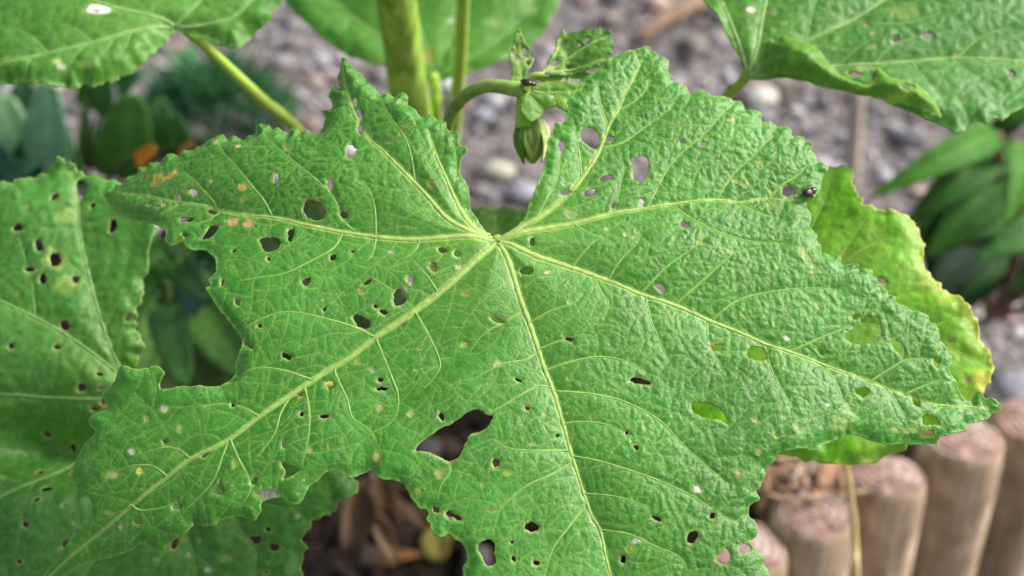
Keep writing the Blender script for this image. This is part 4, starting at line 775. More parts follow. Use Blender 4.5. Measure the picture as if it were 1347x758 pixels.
SPOTS = [(222,227,12,5,18,OR,.95),(206,229,7,7,0,OR,.85),(203,238,9,4,-15,OR,.6),(188,229,5,6,0,BR,.6),(307,292,8,6,10,(0.62,0.36,0.15),.9),(327,294,6,8,0,(0.56,0.31,0.13),.9),(319,246,6,6,0,OR,.8),(319,261,4,4,0,OR,.35),(278,237,3,3.5,0,(0.6,0.42,0.15),.8),(312,187,4,3.2,0,(0.7,0.5,0.22),.9),(281,180,3.2,3.6,0,(0.5,0.33,0.2),.7),(376,193,3,3,0,OR,.5),(452,104,3,4,0,(0.3,0.25,0.08),.7),(376,187,4,4,0,(0.3,0.3,0.08),.6),(567,242,4,6,0,(0.25,0.18,0.05),.8),(529,172,3,8,-25,(0.25,0.3,0.04),.7),(513,184,5,3,0,(0.3,0.25,0.15),.6),
 (752,281,10,7,-20,WIN,.9),(810,280,0.1,.1,0,WIN,0),(798,302,3,3,0,PALE,.7),(822,311,3,2.6,0,PALE,.7),(1055,334,7,8,0,WIN,.7),(1060,341,5,12,20,WIN,.8),(1070,356,5,12,0,WIN,.8),(1077,403,6,4,0,WIN,.8),(1105.6,557,12,8,5,WIN,.95),(1198,566,9,4,5,WIN,.8),(1220,571,9,5,10,(0.25,0.2,0.08),.8),(915,645.5,6.5,5,0,WH,.55),(1088,534,3.0,2.2,0,WH,.8),(1035,445,4.4,3.4,0,WH,.5),(961,329,5,4,0,WIN,.7),(968,379,4,4,0,WIN,.7),(920,322,5,4,-20,(0.4,0.42,0.1),.6),(707,340,5,3.4,0,(0.6,0.36,0.2),.8),(721,359,5,2.4,20,PALE,.8),
 (1015,251,3,3,0,(0.3,0.4,0.05),.8),(1000,213,4,4,0,(0.3,0.42,0.06),.6),(968,236,5,5,0,(0.3,0.42,0.06),.7),(985,240,4,4,0,(0.3,0.42,0.06),.6),(1022,215,3,3,0,BR,.6),(1018,198,3.6,2.6,0,BR,.6),(962,158,6,3,10,PALE,.7),(1016,268,7,5,20,WIN,.6),(1092,334,0.1,.1,0,WIN,0),(1178,566,5,3,0,PALE,.5),(1118,540,9,6,0,WIN,.5),(1048,565,6,6,0,WIN,.6),(1030,552,3,3,0,PALE,.5),(993,556,4.4,3,0,(0.5,0.4,0.25),.6),(996,597,4,3,0,(0.45,0.3,0.2),.7),(970,625,5,8,20,(0.4,0.38,0.15),.4),
 (352,651,14,6,-5,(0.22,0.19,0.19),.9),(184,618.7,5,5,0,(0.55,0.6,0.05),.95),(173.7,595,5,3.6,-20,WH,.6),(216.6,538,5,5,0,(0.6,0.62,0.5),.7),(236,564,4,5,0,PALE,.5),(148,625,9,5,10,(0.5,0.5,0.3),.6),(160,693,4,3.4,0,(0.6,0.45,0.28),.8),(145,675,6,3,0,(0.4,0.5,0.1),.6),(306,572,3,3,0,PALE,.4),(308,611,3,5,0,(0.35,0.45,0.08),.6),(408,594,3.6,3.6,0,PALE,.5),(496,602,4,6,-20,(0.4,0.42,0.12),.7),(496,596,2.4,2.4,0,BR,.5),(435,590,3,3,0,BR,.4),(499,536,5,6,0,(0.4,0.42,0.2),.6),(540,547,4,4,0,(0.55,0.5,0.3),.7),(576,625,3,7,30,PALE,.5),(470,473,4,5,0,(0.4,0.42,0.12),.6),(489,486,3,5,60,(0.45,0.42,0.3),.6),(655,480,6,4,0,PALE,.6),(612,388,5,4,0,(0.35,0.25,0.06),.5),(604,351,5,4,0,PALE,.7),(515,331,4.4,2.6,0,PALE,.6),(475,384,4,4,0,(0.4,0.25,0.1),.6),(552,458,2.6,2.6,0,BR,.5),(500,497,2,2,0,BR,.6),(838,712,9,3,15,WH,.35),(781,683,4,6,0,PALE,.6),(828,723,5,5,0,(0.35,0.42,0.08),.5),(702,585,4,3,0,WIN,.7),(715,545,3.4,3,0,(0.3,0.3,0.1),.6),(667,625,4,3.4,0,(0.35,0.45,0.05),.6),(635,640,3,3,0,(0.4,0.35,0.1),.5),(648,672,5,2.4,10,BR,.5),(640,671,4,2,0,BR,.5),(550,646,4,4,0,(0.35,0.45,0.06),.5),(580,624,3,5,30,(0.4,0.35,0.15),.5)]
rs = random.Random(5)
for k in range(100):                                       # small feeding marks and dots scattered over the blade
    x, y = rs.uniform(150, 1240), rs.uniform(100, 750); q = rs.uniform(0.8, 2.0)
    SPOTS.append((x, y, q, q*rs.uniform(.6, 1), rs.uniform(0, 180), rs.choice([PALE, (0.35, 0.45, 0.06), BR, (0.4, 0.36, 0.14)]), rs.uniform(.4, .85)))
for k in range(34):                                        # thin, half eaten see-through patches, mostly on the right lobes
    SPOTS.append((rs.uniform(740, 1230), rs.uniform(180, 570), rs.uniform(2, 5.5), rs.uniform(2, 4), rs.uniform(0, 180), (0.20, 0.36, 0.09), rs.uniform(.4, .8)))
def main_macro(a, b):
    r2 = a*a+b*b; q = np.maximum(0, -0.79*a-0.61*b-420)
    return -0.0006*np.maximum(0, -a-90)**2*sstep(-120, 80, b)-0.00012*r2-0.0017*q*q*np.exp(-q/700)+0.00004*np.maximum(0, a)**2
def main_extra(a, b, d):
    h = 0*a
    up = sstep(-20, 120, b)*sstep(-80, -260, a)            # the upper left lobes turn down and away
    h = h-26*up*sstep(60, 230, b)
    h = h-12*np.exp(-(np.clip(d, 0, 60)/11.0)**2)*sstep(30, 120, b)*sstep(-20, -110, a)   # with a curled back upper margin
    h = h-13*np.exp(-(((a+75)*0.53+(b+165)*-0.85)/26)**2)*np.exp(-(((a+75)*0.85+(b+165)*0.53)/120)**2)   # crease right of the lower left main vein
    h = h+14*np.exp(-((a+470)/26)**2-((b+170)/20)**2)      # curled ear
    return h
FR = Frame(655, 316, 0.40, 20, 3, main_macro)
big_leaf, on_leaf = build_leaf(hp, FR, MAIN_OUT, V_MAIN, V_SIDE, HOLES, SPOTS, g=1.3, seed=3, label='largest, sharpest leaf with a ragged hole in the middle, in front of everything', extra_h=main_extra, mainw=(9.8, 2.4), relief=0.68, ampf=lambda a, b: 0.46+0.54*np.maximum(sstep(-40, 260, a)*(0.55+0.45*sstep(-420, -120, b)), sstep(-10, 110, b)))

# ---- left leaf, behind
L_OUT = [(-40,250),(0,238),(12,241),(25,232),(38,231),(50,224),(56,226),(62,214),(70,216),(76,207),(84,211),(88,219),(94,213),(103,222),(112,231),(122,231),(150,236),(185,250),(205,275),(206,300),(200,330),(192,360),(186,385),(180,410),(178,430),(188,450),(180,470),(170,487),(172,505),(185,515),(205,520),(240,530),(320,560),(400,590),(445,618),(462,626),(470,640),(463,655),(445,662),(440,672),(425,680),(408,690),(398,705),(402,720),(396,735),(398,765),(380,820),(300,860),(200,880),(100,860),(0,850),(-80,800),(-140,650),(-150,500),(-120,380),(-80,300)]
L_MAIN = [[(184,514),(155,480),(135,430),(118,370),(105,310),(101,262),(92,225)], [(183,515),(125,466),(60,424),(0,395),(-80,350)], [(183,516),(122,521),(60,519),(0,517),(-100,520)], [(184,518),(130,562),(65,615),(0,655),(-80,700)], [(186,518),(205,580),(240,690),(250,720),(258,760),(265,820)], [(188,518),(240,570),(290,650),(316,700),(333,716),(336,750),(340,800)], [(185,519),(160,620),(140,690),(131,720),(112,756),(80,820)]]
L_SIDE = [[(45,416),(41,370),(31,336),(25,310)], [(39,634),(37,660),(30,700),(26,720)], [(62,617),(66,640),(70,660)], [(60,519),(45,540),(10,560)], [(135,430),(150,405),(165,390)], [(118,370),(95,350),(70,325)], [(0,640),(-10,620),(0,626),(30,632)], [(240,690),(220,720),(205,750)], [(251,725),(275,745),(300,760)], [(290,650),(330,660),(380,670),(420,665)], [(316,700),(350,715),(385,725)], [(205,580),(240,600),(270,640)]]
L_HOLES = [[(99,238),(106,234),(112,240),(113,250),(109,258),(104,262),(100,250)], ell(25,302,5,5), ell(51.5,324,4,8,-20), ell(72.5,342,8,7.5), ell(56.6,367,4,7), ell(99.5,367,5.5,4.5), ell(149,298,4,11,8), ell(84,427,6,6), ell(168,418,5,3.6,-30), ell(15.5,457,4), ell(75.5,457,4,3.4), ell(130,491,4.4,3), ell(73,260,4), ell(122,271,3.4), ell(106,507.7,5,5.5), ell(131,509,4.4,3), ell(132.5,525,3,7), ell(120,533.5,6,3), ell(49.5,560.7,6,3.6,10), ell(82,576.6,4.4), ell(44,614,4.4,3), ell(90,612.5,8.5,3.4,-50), ell(60,643,7.5,3.6,-25), ell(50.5,658.6,4.4,2.8,-10), ell(87,665.7,2.6,3.6,30), ell(38,692.5,4), ell(88,717,5.4,3.6,-45), ell(230,713.5,4,9,0), ell(335,710,7,6), ell(361,720,6.4,5.4), ell(353,697,4,3), ell(40,355,6,3), ell(28,740,3), ell(350,753,3.4,2.4)]
L_SPOTS = [(274.6,748.5,5,5,0,WH,.7),(250,729,4,4,0,PALE,.6),(297,735,8,4,0,(0.3,0.4,0.06),.6),(392,680,3,3,0,PALE,.6),(92,283,14,8,30,(0.3,0.4,0.08),.4),(84,375,10,10,0,(0.28,0.4,0.08),.4),(72.5,342,13,12,0,(0.3,0.42,0.1),.6)]
for k in range(60): L_SPOTS.append((rs.uniform(0, 400), rs.uniform(240, 750), rs.uniform(1.5, 4), rs.uniform(1.5, 3.4), rs.uniform(0, 180), rs.choice([(0.3, 0.42, 0.05), BR, PALE]), rs.uniform(.3, .6)))
FL = Frame(185, 515, 0.468, 16, 6, lambda a, b: -0.00016*(a*a+b*b)-0.0003*np.maximum(0, -b-60)**2*0.35)
def l_extra(a, b, d): return -85*np.exp(-((a+120)/95)**2-((b+70)/45)**2)+18*np.exp(-((a+150)/60)**2-((b+150)/60)**2)
build_leaf(hp, FL, L_OUT, L_MAIN, L_SIDE, L_HOLES, L_SPOTS, g=3.0, seed=9, label='large blurred leaf behind at the left, full of small dark holes', mat=M_LEAFB, base=((0.026, 0.132, 0.012), (0.048, 0.20, 0.022)), vein_tint=(0.15, 0.29, 0.07), relief=0.9, cellA=30, cellB=14, mainw=(7, 2.5), ruffle=16, pleat=14, wob=4.5, smooth_centre=False, extra_h=l_extra, edge_w=2.2)

# ---- upper right leaf with its curled margin
T_OUT = [(985,92),(977,76),(968,62),(958,46),(945,22),(925,-5),(900,-60),(950,-150),(1100,-220),(1300,-200),(1420,-100),(1440,50),(1390,115),(1352,132),(1345,142),(1330,150),(1318,160),(1306,156),(1298,166),(1285,161),(1272,166),(1268,174),(1255,176),(1245,166),(1232,160),(1200,150),(1170,140),(1140,128),(1110,118),(1080,108),(1050,100),(1020,97),(1000,95)]
T_MAIN = [[(985,90),(996,60),(1003,20),(1015,-40),(1030,-120)], [(987,90),(1050,55),(1110,28),(1165,-5),(1230,-60)], [(988,91),(1040,88),(1090,84),(1150,82),(1200,79),(1250,75),(1300,78),(1347,82),(1420,95)], [(986,88),(975,60),(955,10),(930,-40)]]
T_SIDE = [[(1060,50),(1070,10),(1085,-30)], [(1120,23),(1150,30),(1190,32),(1240,20)], [(1150,82),(1175,60),(1210,50)], [(1200,79),(1215,105),(1240,130)], [(1250,75),(1280,100),(1310,120)], [(1260,75),(1290,50),(1330,40)], [(1100,84),(1130,62),(1150,50)]]
T_HOLES = [ell(1219,49,6,4.5), ell(1124,98,9,4,5), ell(1178,52,4), ell(1143,33,5,3,30), ell(1330,100,4)]
T_SPOTS = [(989,10,6,5,0,WH,.9),(1017,13,5,4,0,(0.4,0.25,0.2),.7),(1146,63,5,3,0,PALE,.6),(1260,73,6,4,0,(0.4,0.45,0.2),.7),(1190,15,18,10,0,(0.25,0.38,0.08),.5),(1140,90,12,5,0,PALE,.3)]
for k in range(40): T_SPOTS.append((rs.uniform(990, 1347), rs.uniform(0, 150), rs.uniform(1.5, 4), rs.uniform(1.5, 3.4), rs.uniform(0, 180), rs.choice([(0.3, 0.42, 0.05), BR, PALE]), rs.uniform(.3, .6)))
FT = Frame(985, 92, 0.475, 24, -5, lambda a, b: -0.0002*(a*a+b*b))
build_leaf(hp, FT, T_OUT, T_MAIN, T_SIDE, T_HOLES, T_SPOTS, g=3.0, seed=15, label='upper right leaf with a folded over lower margin', mat=M_LEAFB, base=((0.034, 0.165, 0.018), (0.060, 0.235, 0.032)), vein_tint=(0.21, 0.36, 0.10), relief=0.8, cellA=28, cellB=13, mainw=(7.5, 3), ruffle=14, pleat=12, smooth_centre=False, edge_w=2.2)
FOLD = [(1006,96),(1010,72),(1012,52),(1020,56),(1028,48),(1040,52),(1052,56),(1066,62),(1078,72),(1086,86),(1096,96),(1108,106),(1124,112),(1140,116),(1150,104),(1152,90),(1160,100),(1172,108),(1190,114),(1206,122),(1220,134),(1230,144),(1237,160),(1222,160),(1200,153),(1170,143),(1140,131),(1110,121),(1080,111),(1050,103),(1022,99)]
build_leaf(hp, FT, FOLD, [[(1012,97),(1080,100),(1150,125),(1230,155)]], (), [ell(1190,126,10,7,20)], [(1146,112,5,12,-30,(0.45,0.5,0.08),.8),(1180,138,20,6,20,(0.3,0.4,0.05),.7)], g=3.0, seed=16, name='curled_margin', label='olive green curled over leaf margin', mat=M_LEAFB, base=((0.06, 0.19, 0.008), (0.13, 0.34, 0.014)), centre_tint=(0.07, 0.2, 0.01), vein_tint=(0.12, 0.2, 0.02), vein_objs=False, ruffle=6, pleat=0, cellA=24, cellB=12, edge_w=2.5, mainw=(2, 1),
           extra_h=lambda a, b, d: 10+0.55*np.clip(d, 0, 30)-16*(np.clip(d, 0, 18) < 0))

# ---- upper left leaf
U_OUT = [(-60,100),(-20,104),(0,101),(14,103),(26,101),(40,106),(54,104),(66,107),(80,105),(95,106),(108,101),(120,104),(134,99),(150,97),(160,90),(170,88),(178,80),(186,74),(192,66),(205,55),(214,46),(222,38),(228,27),(236,31),(250,38),(266,40),(280,45),(300,55),(312,56),(322,48),(335,35),(350,26),(362,15),(376,-8),(390,-60),(330,-140),(200,-180),(60,-170),(-60,-120),(-110,0)]
U_MAIN = [[(227,26),(206,28),(171.5,37.7),(120,53),(61.7,67),(0,80.6),(-80,95)], [(227,25),(219,20),(185,13.7),(137,3.4),(90,-20),(40,-60)], [(229,25),(255,5),(280,-30),(310,-80)], [(230,26),(275,25),(305,20),(330,0),(350,-30)]]
U_SIDE = [[(110,55.6),(98,70),(89,84),(84,97)], [(150,44),(140,60),(130,80)], [(61,67),(45,50),(20,35)], [(120,53),(105,40),(80,28)], [(40,72),(34,86),(30,97)], [(171,38),(165,55),(158,72)], [(300,21),(296,38),(292,48)]]
FU = Frame(228, 27, 0.50, 22, 8, lambda a, b: -0.0002*(a*a+b*b))
build_leaf(hp, FU, U_OUT, U_MAIN, U_SIDE, [ell(117,82,0.1)] and [], [(130,10,17,7,8,(0.85,0.88,0.88),.98),(127,12,4,3,0,(0.08,0.09,0.09),.9),(75,80,5,4,0,(0.5,0.55,0.2),.8),(80,85,5,4,0,(0.6,0.65,0.5),.6),(10,76,7,4,0,(0.3,0.42,0.08),.6),(112,82,8,4,0,(0.3,0.42,0.1),.5)], g=3.0, seed=21, label='upper left leaf with a bright white mark', mat=M_LEAFB, base=((0.030, 0.145, 0.010), (0.052, 0.21, 0.018)), vein_tint=(0.18, 0.34, 0.08), relief=0.7, cellA=28, cellB=13, mainw=(7, 2.5), ruffle=11, pleat=8, smooth_centre=False, edge_w=2.0,
           extra_h=lambda a, b, d: -12*np.exp(-(np.clip(d, 0, 60)/14.0)**2)*sstep(30, -10, b), rim_drop=2.0, wob=3)

# ---- leaf low behind the left lobe, its shade painted into the colour
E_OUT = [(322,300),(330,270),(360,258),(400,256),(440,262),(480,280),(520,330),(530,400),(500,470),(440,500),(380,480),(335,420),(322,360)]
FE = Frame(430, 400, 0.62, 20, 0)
build_leaf(hp, FE, E_OUT, [[(430,400),(380,340),(340,290)], [(430,400),(430,330),(430,270)], [(430,400),(480,340),(505,310)]], (), [], [], g=5.0, seed=37, label='dull green leaf with shade painted into its colour, seen only through the holes of the largest leaf at left', mat=M_LEAFD, centre_tint=(0.02, 0.04, 0.01), vein_tint=(0.03, 0.05, 0.015), edge_tint=(0.03, 0.05, 0.015), base=((0.012, 0.026, 0.007), (0.022, 0.042, 0.010)), vein_objs=False, cellA=30, cellB=16, smooth_centre=False)
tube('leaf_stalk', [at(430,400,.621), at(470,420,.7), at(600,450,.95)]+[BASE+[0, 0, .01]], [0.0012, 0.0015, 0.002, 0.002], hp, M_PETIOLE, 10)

# ---- yellowing leaf behind at the right
Y_OUT = [(1078,232),(1085,222),(1100,216),(1115,218),(1123,228),(1122,242),(1130,262),(1145,274),(1165,278),(1185,280),(1202,290),(1212,306),(1218,322),(1214,340),(1228,362),(1245,380),(1265,391),(1280,405),(1284,420),(1289,437),(1294,450),(1303,462),(1307,475),(1307,490),(1300,508),(1288,522),(1262,542),(1210,582),(1190,590),(1160,602),(1130,609),(1100,611),(1060,606),(1030,598),(960,602),(880,585),(860,510),(930,430),(1000,320),(1040,260)]
Y_MAIN = [[(1000,430),(1050,330),(1080,270),(1095,225)], [(1000,430),(1090,360),(1150,320),(1210,310)], [(1000,430),(1120,425),(1200,440),(1260,462),(1300,480)], [(1000,430),(1080,500),(1140,545),(1180,590)]]
Y_SIDE = [[(1090,360),(1130,300),(1150,282)], [(1120,425),(1180,390),(1230,380)], [(1200,440),(1250,420),(1280,415)], [(1200,440),(1240,490),(1262,525)], [(1080,500),(1080,560),(1090,605)]]
FY = Frame(1100, 420, 0.455, 18, -14, lambda a, b: -0.00022*(a*a+b*b))
build_leaf(hp, FY, Y_OUT, Y_MAIN, Y_SIDE, [ell(1159,371,6,4,30), ell(1135,295,0.1)][:1], [(1253,448,5,4,0,(0.2,0.14,0.03),.8),(1111,329,5,5,0,(0.3,0.2,0.05),.6),(1272,500,6,5,0,(0.35,0.25,0.12),.8),(1240,398,5,4,0,(0.45,0.35,0.1),.6),(1135,293,6,4,0,(0.03,0.08,0.02),.6),(1230,470,20,12,0,(0.25,0.38,0.03),.5)], g=3.0, seed=27, label='yellow green leaf with a browned wavy edge behind the right lobes', mat=M_LEAFB, base=((0.10, 0.37, 0.008), (0.18, 0.52, 0.014)), centre_tint=(0.1, 0.24, 0.02), vein_tint=(0.22, 0.38, 0.05), relief=0.7, mottled=0.5, cellA=24, cellB=14, mainw=(4, 2), ruffle=14, wob=4, pleat=10, smooth_centre=False, edge_tint=(0.50, 0.42, 0.09), edge_w=2.6,
           yellow=lambda a, b, d: 0.6*np.exp(-np.clip(d, 0, 60)/22.0)*sstep(60, 150, a)*(0.5+fbm(a/40, b/40, 5))+0.9*sstep(90, 200, a)*sstep(0.5, 0.7, fbm(a/30, b/30, 6)))

# ---- leaf high at the centre, behind the stem
C_OUT = [(355,-40),(370,-10),(378,8),(386,17),(402,32),(420,50),(440,62),(456,72),(470,78),(486,84),(500,86),(530,92),(550,98),(570,101),(600,97),(630,92),(650,87),(672,78),(690,66),(704,54),(717,42),(726,26),(735,5),(745,-40),(700,-150),(550,-200),(420,-150)]
C_MAIN = [[(570,97),(590,50),(620,-20),(640,-100)], [(569,97),(520,60),(460,20),(390,-50)], [(571,97),(630,70),(680,30),(715,-20)], [(570,96),(550,30),(530,-50)]]
FC = Frame(570, 99, 0.66, 22, 0, lambda a, b: -0.0003*(a*a+b*b))
build_leaf(hp, FC, C_OUT, C_MAIN, [[(460,20),(450,50),(440,58)], [(630,70),(650,60),(690,62)], [(680,30),(700,35),(715,36)]], [], [(562,72,7,12,0,(0.5,0.22,0.03),.8),(595,25,6,5,0,(0.45,0.5,0.4),.6),(648,30,10,6,0,(0.35,0.48,0.2),.4),(700,14,8,6,0,(0.35,0.48,0.2),.5)], g=4.0, seed=33, label='blurred leaf at the top centre behind the thick stem', mat=M_LEAFB, base=((0.036, 0.16, 0.012), (0.062, 0.23, 0.022)), vein_tint=(0.13, 0.28, 0.05), relief=0.7, cellA=30, cellB=16, mainw=(7, 3), ruffle=14, pleat=10, smooth_centre=False, vein_objs=True)

# ---- dark leaf showing in the notch
D_OUT = [(592,300),(604,284),(618,274),(632,271),(648,273),(664,273),(678,277),(694,276),(706,288),(716,330),(700,420),(640,440),(590,380)]
FD = Frame(655, 400, 0.52, 15, 0)
build_leaf(hp, FD, D_OUT, [[(655,400),(655,340),(652,285)], [(655,400),(620,330),(612,290)], [(655,400),(690,330),(694,290)]], (), [], [], g=4.0, seed=39, label='dark green leaf seen through the notch of the largest leaf', mat=M_LEAFB, base=((0.03, 0.11, 0.015), (0.05, 0.15, 0.022)), vein_objs=False, cellA=30, cellB=16, smooth_centre=False)

# ---- young shoot: small leaves, curved stalk and bud
S_KW = dict(g=1.8, mat=M_LEAFB, vein_objs=True, mainw=(4, 1.5), cellA=13, cellB=7, smooth_centre=False, ruffle=7, pleat=6, relief=0.9, wob=2.2, rim_drop=1.5)
FS = Frame(688, 112, 0.44, 12, 0)
build_leaf(hp, FS, [(688,118),(679,122),(673,112),(671,98),(673,84),(670,72),(674,62),(676,50),(682,36),(688,46),(692,55),(697,62),(696,70),(703,74),(700,84),(694,90),(692,102)], [[(686,116),(684,90),(683,45)]], (), [ell(690,66,4,5), ell(695,80,3,4), ell(680,74,3,3), ell(678,60,2)], [], seed=41, label='small upright young leaf on the shoot', base=((0.045, 0.15, 0.03), (0.08, 0.21, 0.045)), **S_KW)
build_leaf(hp, FS, [(716,98),(714,92),(720,86),(726,76),(731,66),(732,54),(736,44),(741,36),(747,43),(753,42),(760,44),(768,40),(777,43),(786,38),(793,42),(802,41),(804,52),(807,64),(803,76),(796,84),(784,90),(768,95),(750,98),(735,99)], [[(716,97),(745,78),(775,60),(800,50)], [(717,96),(728,80),(738,50)], [(718,97),(760,90),(795,80)]], (), [ell(740,57,2.6,3.4), ell(772,54,3.4,3), ell(762,59.5,2), ell(731,84,6.5,3.6,-30), ell(748,88,3,2)], [], seed=43, label='small folded dark green young leaf with round holes', base=((0.018, 0.09, 0.005), (0.034, 0.14, 0.010)), hrim=(0.10, 0.2, 0.03), edge_tint=(0.08, 0.2, 0.02), extra_h=lambda a, b, d: 0.3*np.abs(a-60)-8, **S_KW)
build_leaf(hp, FS, [(688,108),(700,102),(720,100),(745,97),(775,95),(782,104),(770,112),(762,124),(752,132),(753,142),(746,150),(737,143),(726,140),(716,146),(704,158),(694,158),(688,150),(684,135),(683,120)], [[(690,118),(720,122),(760,118)], [(690,120),(705,135),(712,142)], [(690,116),(720,108),(765,102)]], (), [ell(757,105,7,3,-5), ell(742,103,3,2), ell(708,108,4,3), ell(727,126,2.4)], [], seed=45, label='small pale yellow green young leaf above the bud', base=((0.13, 0.32, 0.03), (0.22, 0.46, 0.06)), **S_KW)

def pt(*q): return [at(*x) for x in q]
tube('shoot_stalk', pt((585,200,.50),(590,160,.475),(601,138,.465),(618,122,.455),(640,113.5,.447),(664,115,.443),(690,119,.440)), [0.0019, 0.0020, 0.0021, 0.0021, 0.0021, 0.0023, 0.0026], hp, plain_mat('shoot_skin', (0.14, 0.23, 0.04), (0.30, 0.45, 0.08), 160, 0.5, 0.3, 0.001, c3=(0.21, 0.33, 0.055)), 14)
tube('shoot_stalk', pt((716,98,.438),(706,99,.438),(698,104,.439),(690,119,.440)), [0.0008, 0.0009, 0.0011, 0.0016], hp, M_PETIOLE, 10)
tube('bud_stalk', pt((690,119,.441),(690,140,.443),(691,166,.445)), [0.0022, 0.0026, 0.0034], hp, M_STEM, 12)
# the bud: ribbed body wrapped by sepals
bc = at(699, 160, 0.446); bt = at(701, 215, 0.448); ax = bt-bc; bl_ = np.linalg.norm(ax); ax /= bl_
bu = np.cross(ax, VD); bu /= np.linalg.norm(bu); bv = np.cross(ax, bu); vs = []; K = 30
for i in range(15):
    t = i/14; r = 0.0049*(math.sin(math.pi*min(0.96, t*0.86+0.10))**0.7)*(1-0.30*t)
    for k in range(K):
        a = 2*math.pi*k/K; rr = r*(1+0.10*abs(math.sin(2.5*a)) + 0.03*random.random()); vs.append(bc+ax*bl_*t+bu*rr*math.cos(a)+bv*rr*math.sin(a)-np.asarray(hp.location))
fs = [(i*K+k, i*K+(k+1) % K, (i+1)*K+(k+1) % K, (i+1)*K+k) for i in range(14) for k in range(K)]+[tuple(range(K))[::-1], tuple(14*K+k for k in range(K))]
bud = link('flower_bud', mesh('flower_bud', vs, fs), None, plain_mat('bud_skin', (0.16, 0.22, 0.05), (0.42, 0.50, 0.20), 240, 0.5, 0.5, 0.001, (1, 1, 0.4), c3=(0.26, 0.34, 0.10))); bud.parent = hp; bud['label'] = 'drooping pale green flower bud with ribbed sepals'
for (a, col, ln, wd) in ((2.6, (0.16, 0.33, 0.04), 1.02, .0058), (0.5, (0.52, 0.60, 0.24), .98, .0058), (1.7, (0.34, 0.46, 0.13), .92, .0062), (3.6, (0.2, 0.32, 0.06), .9, .0055), (5.2, (0.34, 0.44, 0.12), .9, .006)):
    d = bu*math.cos(a)+bv*math.sin(a); b0_ = bc+d*0.0026-ax*0.001; b1_ = bc+d*0.0031+ax*bl_*ln
    s = blade('sepal', b0_, b1_, wd, d, hp, M_BLADE, 0.10, 0.25, 12, 6, 0.55, 0.1, 0.0004, 0.08, col); s.parent = bud; s.location = (0, 0, 0)

# ---- stems and leaf stalks
tube('stem', pt((508,-60,.545),(520,0,.58),(531,75,.62),(543,150,.66),(580,290,.82))+[BASE+[0.0, 0, 0.0]], [0.0082, 0.0082, 0.0084, 0.0088, 0.0096, 0.011], hp, M_STEM, 24, ribs=0.035, sub=8, noise=0.015)
b2 = on_ground(560, 455)
s2 = tube('stem', pt((613,-60,.56),(609,0,.585),(604,90,.63),(596,180,.68),(585,290,.80))+[b2], [0.0027, 0.0028, 0.003, 0.0033, 0.004, 0.005], hp, M_PETIOLE, 14); s2['label'] = 'thin bright green stem beside the thick one'
tube('leaf_stalk', pt((570,98,.66),(573,120,.665),(573,150,.675),(566,250,.74)), [0.0022, 0.0026, 0.0028, 0.003], hp, M_PETIOLE, 12)
tube('leaf_stalk', pt((229,28,.509),(250,44,.515),(285,75,.535),(320,108,.555),(352,137,.575),(384,163,.60),(480,260,.72),(600,390,.95))+[BASE+[0, 0, .03]], [0.0013, 0.0017, 0.0020, 0.0022, 0.0023, 0.0024, 0.0028, 0.003, 0.003], hp, M_PETIOLE, 14)
tube('leaf_stalk', pt((986,92,.484),(979,104,.490),(966,118,.497),(950,135,.512),(860,260,.66),(770,390,.9))+[BASE+[0.01, 0, .03]], [0.0019, 0.0018, 0.0018, 0.0019, 0.0022, 0.0026, 0.003], hp, M_PETIOLE, 14)
tube('leaf_stalk', [at(655,318,.4065), at(656,327,.43), at(662,350,.50), at(680,400,.75)]+[BASE+[0, 0, .02]], [0.0021, 0.0022, 0.0025, 0.003, 0.003], hp, M_PETIOLE, 14)
tube('leaf_stalk', [at(186,517,.472), at(230,520,.52), at(400,510,.75)]+[BASE+[-.01, 0, .02]], [0.0018, 0.002, 0.0025, 0.003], hp, M_PETIOLE, 12)
tube('leaf_stalk', [at(1000,430,.462), at(960,440,.52), at(830,460,.8)]+[BASE+[.01, 0, .01]], [0.0016, 0.002, 0.0025, 0.003], hp, M_PETIOLE, 12)
tube('leaf_stalk', [at(655,400,.521), at(662,420,.6), at(680,450,.9)]+[BASE+[0, 0, .01]], [0.0012, 0.0015, 0.002, 0.002], hp, M_PETIOLE, 10)

# ---- beetles
M_SHELL, t_, p_, o_ = new_mat('black_shell'); p_.inputs['Base Color'].default_value = (0.006, 0.005, 0.005, 1); p_.inputs['Roughness'].default_value = 0.16; p_.inputs['Coat Weight'].default_value = 0.4
n_ = N(t_, 'ShaderNodeTexNoise', Scale=900.0, Detail=3.0); b_ = N(t_, 'ShaderNodeBump', Strength=0.15, Distance=0.0002); t_.links.new(n_.outputs['Fac'], b_.inputs['Height']); t_.links.new(b_.outputs['Normal'], p_.inputs['Normal'])
M_LEGS = plain_mat('dark_red_leg', (0.03, 0.008, 0.006), (0.07, 0.02, 0.012), 300, 0.4)
def ellipsoid(name, c, r, root, mat, cut=None, cx=1.0):
    K, Lr = 22, 13; vs = []
    for i in range(Lr):
        t = math.pi*i/(Lr-1)
        for k in range(K):
            a = 2*math.pi*k/K; y, z = math.sin(t)*math.cos(a), math.sin(t)*math.sin(a)
            if cut: y = max(0.02, y) if cut > 0 else min(-0.02, y)
            vs.append((c[0]-r[0]*math.cos(t), c[1]+r[1]*y*(1-0.12*math.cos(t)*cx), c[2]+r[2]*z))
    fs = [(i*K+k, i*K+(k+1) % K, (i+1)*K+(k+1) % K, (i+1)*K+k) for i in range(Lr-1) for k in range(K)]
    o = link(name, mesh(name, vs, fs), None, mat); o.parent = root; return o
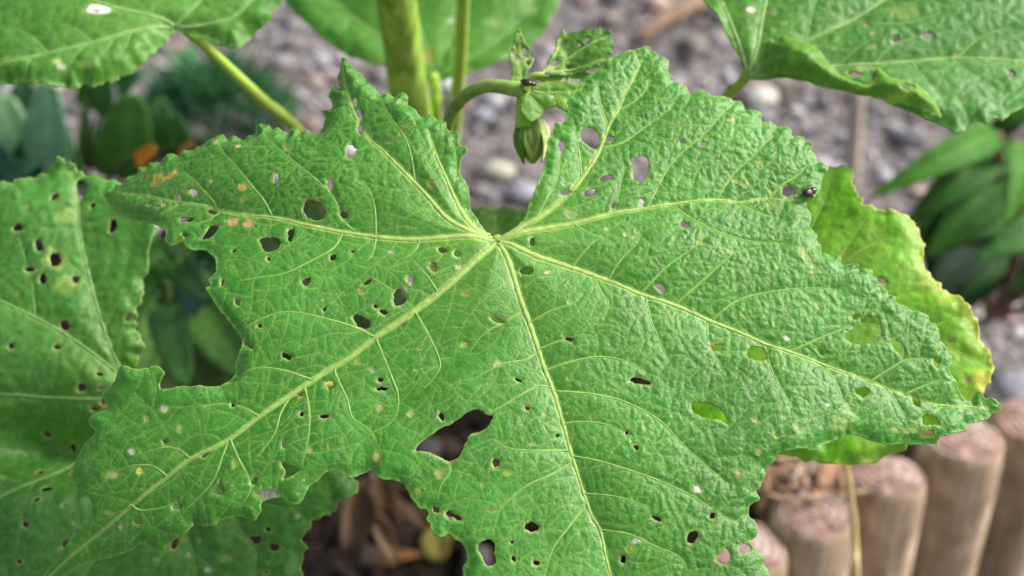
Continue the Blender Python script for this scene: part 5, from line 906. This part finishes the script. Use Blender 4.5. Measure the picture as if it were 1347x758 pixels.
def beetle(P, nrm, head, length, label, group):
    root = empty('beetle', P, label, 'beetle', group); x = np.asarray(head, float); z = np.asarray(nrm, float); x = x-z*np.dot(x, z); x /= np.linalg.norm(x); y = np.cross(z, x)
    root.rotation_euler = Matrix((V(x), V(y), V(z))).transposed().to_euler(); L_ = length
    ellipsoid('abdomen', (-0.12*L_, 0, 0.17*L_), (0.36*L_, 0.235*L_, 0.13*L_), root, M_SHELL)
    for s in (1, -1): ellipsoid('wing_case', (-0.12*L_, 0.004*L_*s, 0.20*L_), (0.37*L_, 0.25*L_, 0.19*L_), root, M_SHELL, s)
    ellipsoid('thorax', (0.27*L_, 0, 0.19*L_), (0.13*L_, 0.21*L_, 0.15*L_), root, M_SHELL); ellipsoid('head', (0.42*L_, 0, 0.17*L_), (0.09*L_, 0.13*L_, 0.10*L_), root, M_SHELL)
    def leg(name, pts, r):
        Q = catmull(np.array(pts)*L_, 4); vs, fs = [], []
        for i, q in enumerate(Q):
            for k in range(6): a = k*math.pi/3; vs.append((q[0]+r*L_*math.cos(a), q[1], q[2]+r*L_*math.sin(a)) if abs(pts[1][1]) > abs(pts[1][0]-pts[0][0]) else (q[0], q[1]+r*L_*math.cos(a), q[2]+r*L_*math.sin(a)))
        fs = [(i*6+k, i*6+(k+1) % 6, (i+1)*6+(k+1) % 6, (i+1)*6+k) for i in range(len(Q)-1) for k in range(6)]
        o = link(name, mesh(name, vs, fs), None, M_LEGS); o.parent = root
    for s in (1, -1):
        for (x0, x1) in ((0.26, 0.40), (0.08, 0.08), (-0.10, -0.30)): leg('leg', [(x0, 0.12*s, 0.12), ((x0+x1)/2, 0.30*s, 0.18), (x1, 0.40*s, 0.0)], 0.022)
        leg('antenna', [(0.48, 0.05*s, 0.2), (0.58, 0.12*s, 0.26), (0.68, 0.20*s, 0.22)], 0.012)
bp_ = on_leaf(1062, 255, 0.6); beetle(bp_, FR.n*0.9+FR.a*0.3, FR.a*0.9+FR.b*0.45, 0.0052, 'shiny black beetle on the right upper edge of the largest leaf', 'small black beetles')
beetle(at(695, 112, 0.4375), -VD*0.8+VU*0.6, VR*0.8-VU*0.3, 0.0052, 'blurred black beetle on the young shoot above the flower bud', 'small black beetles')
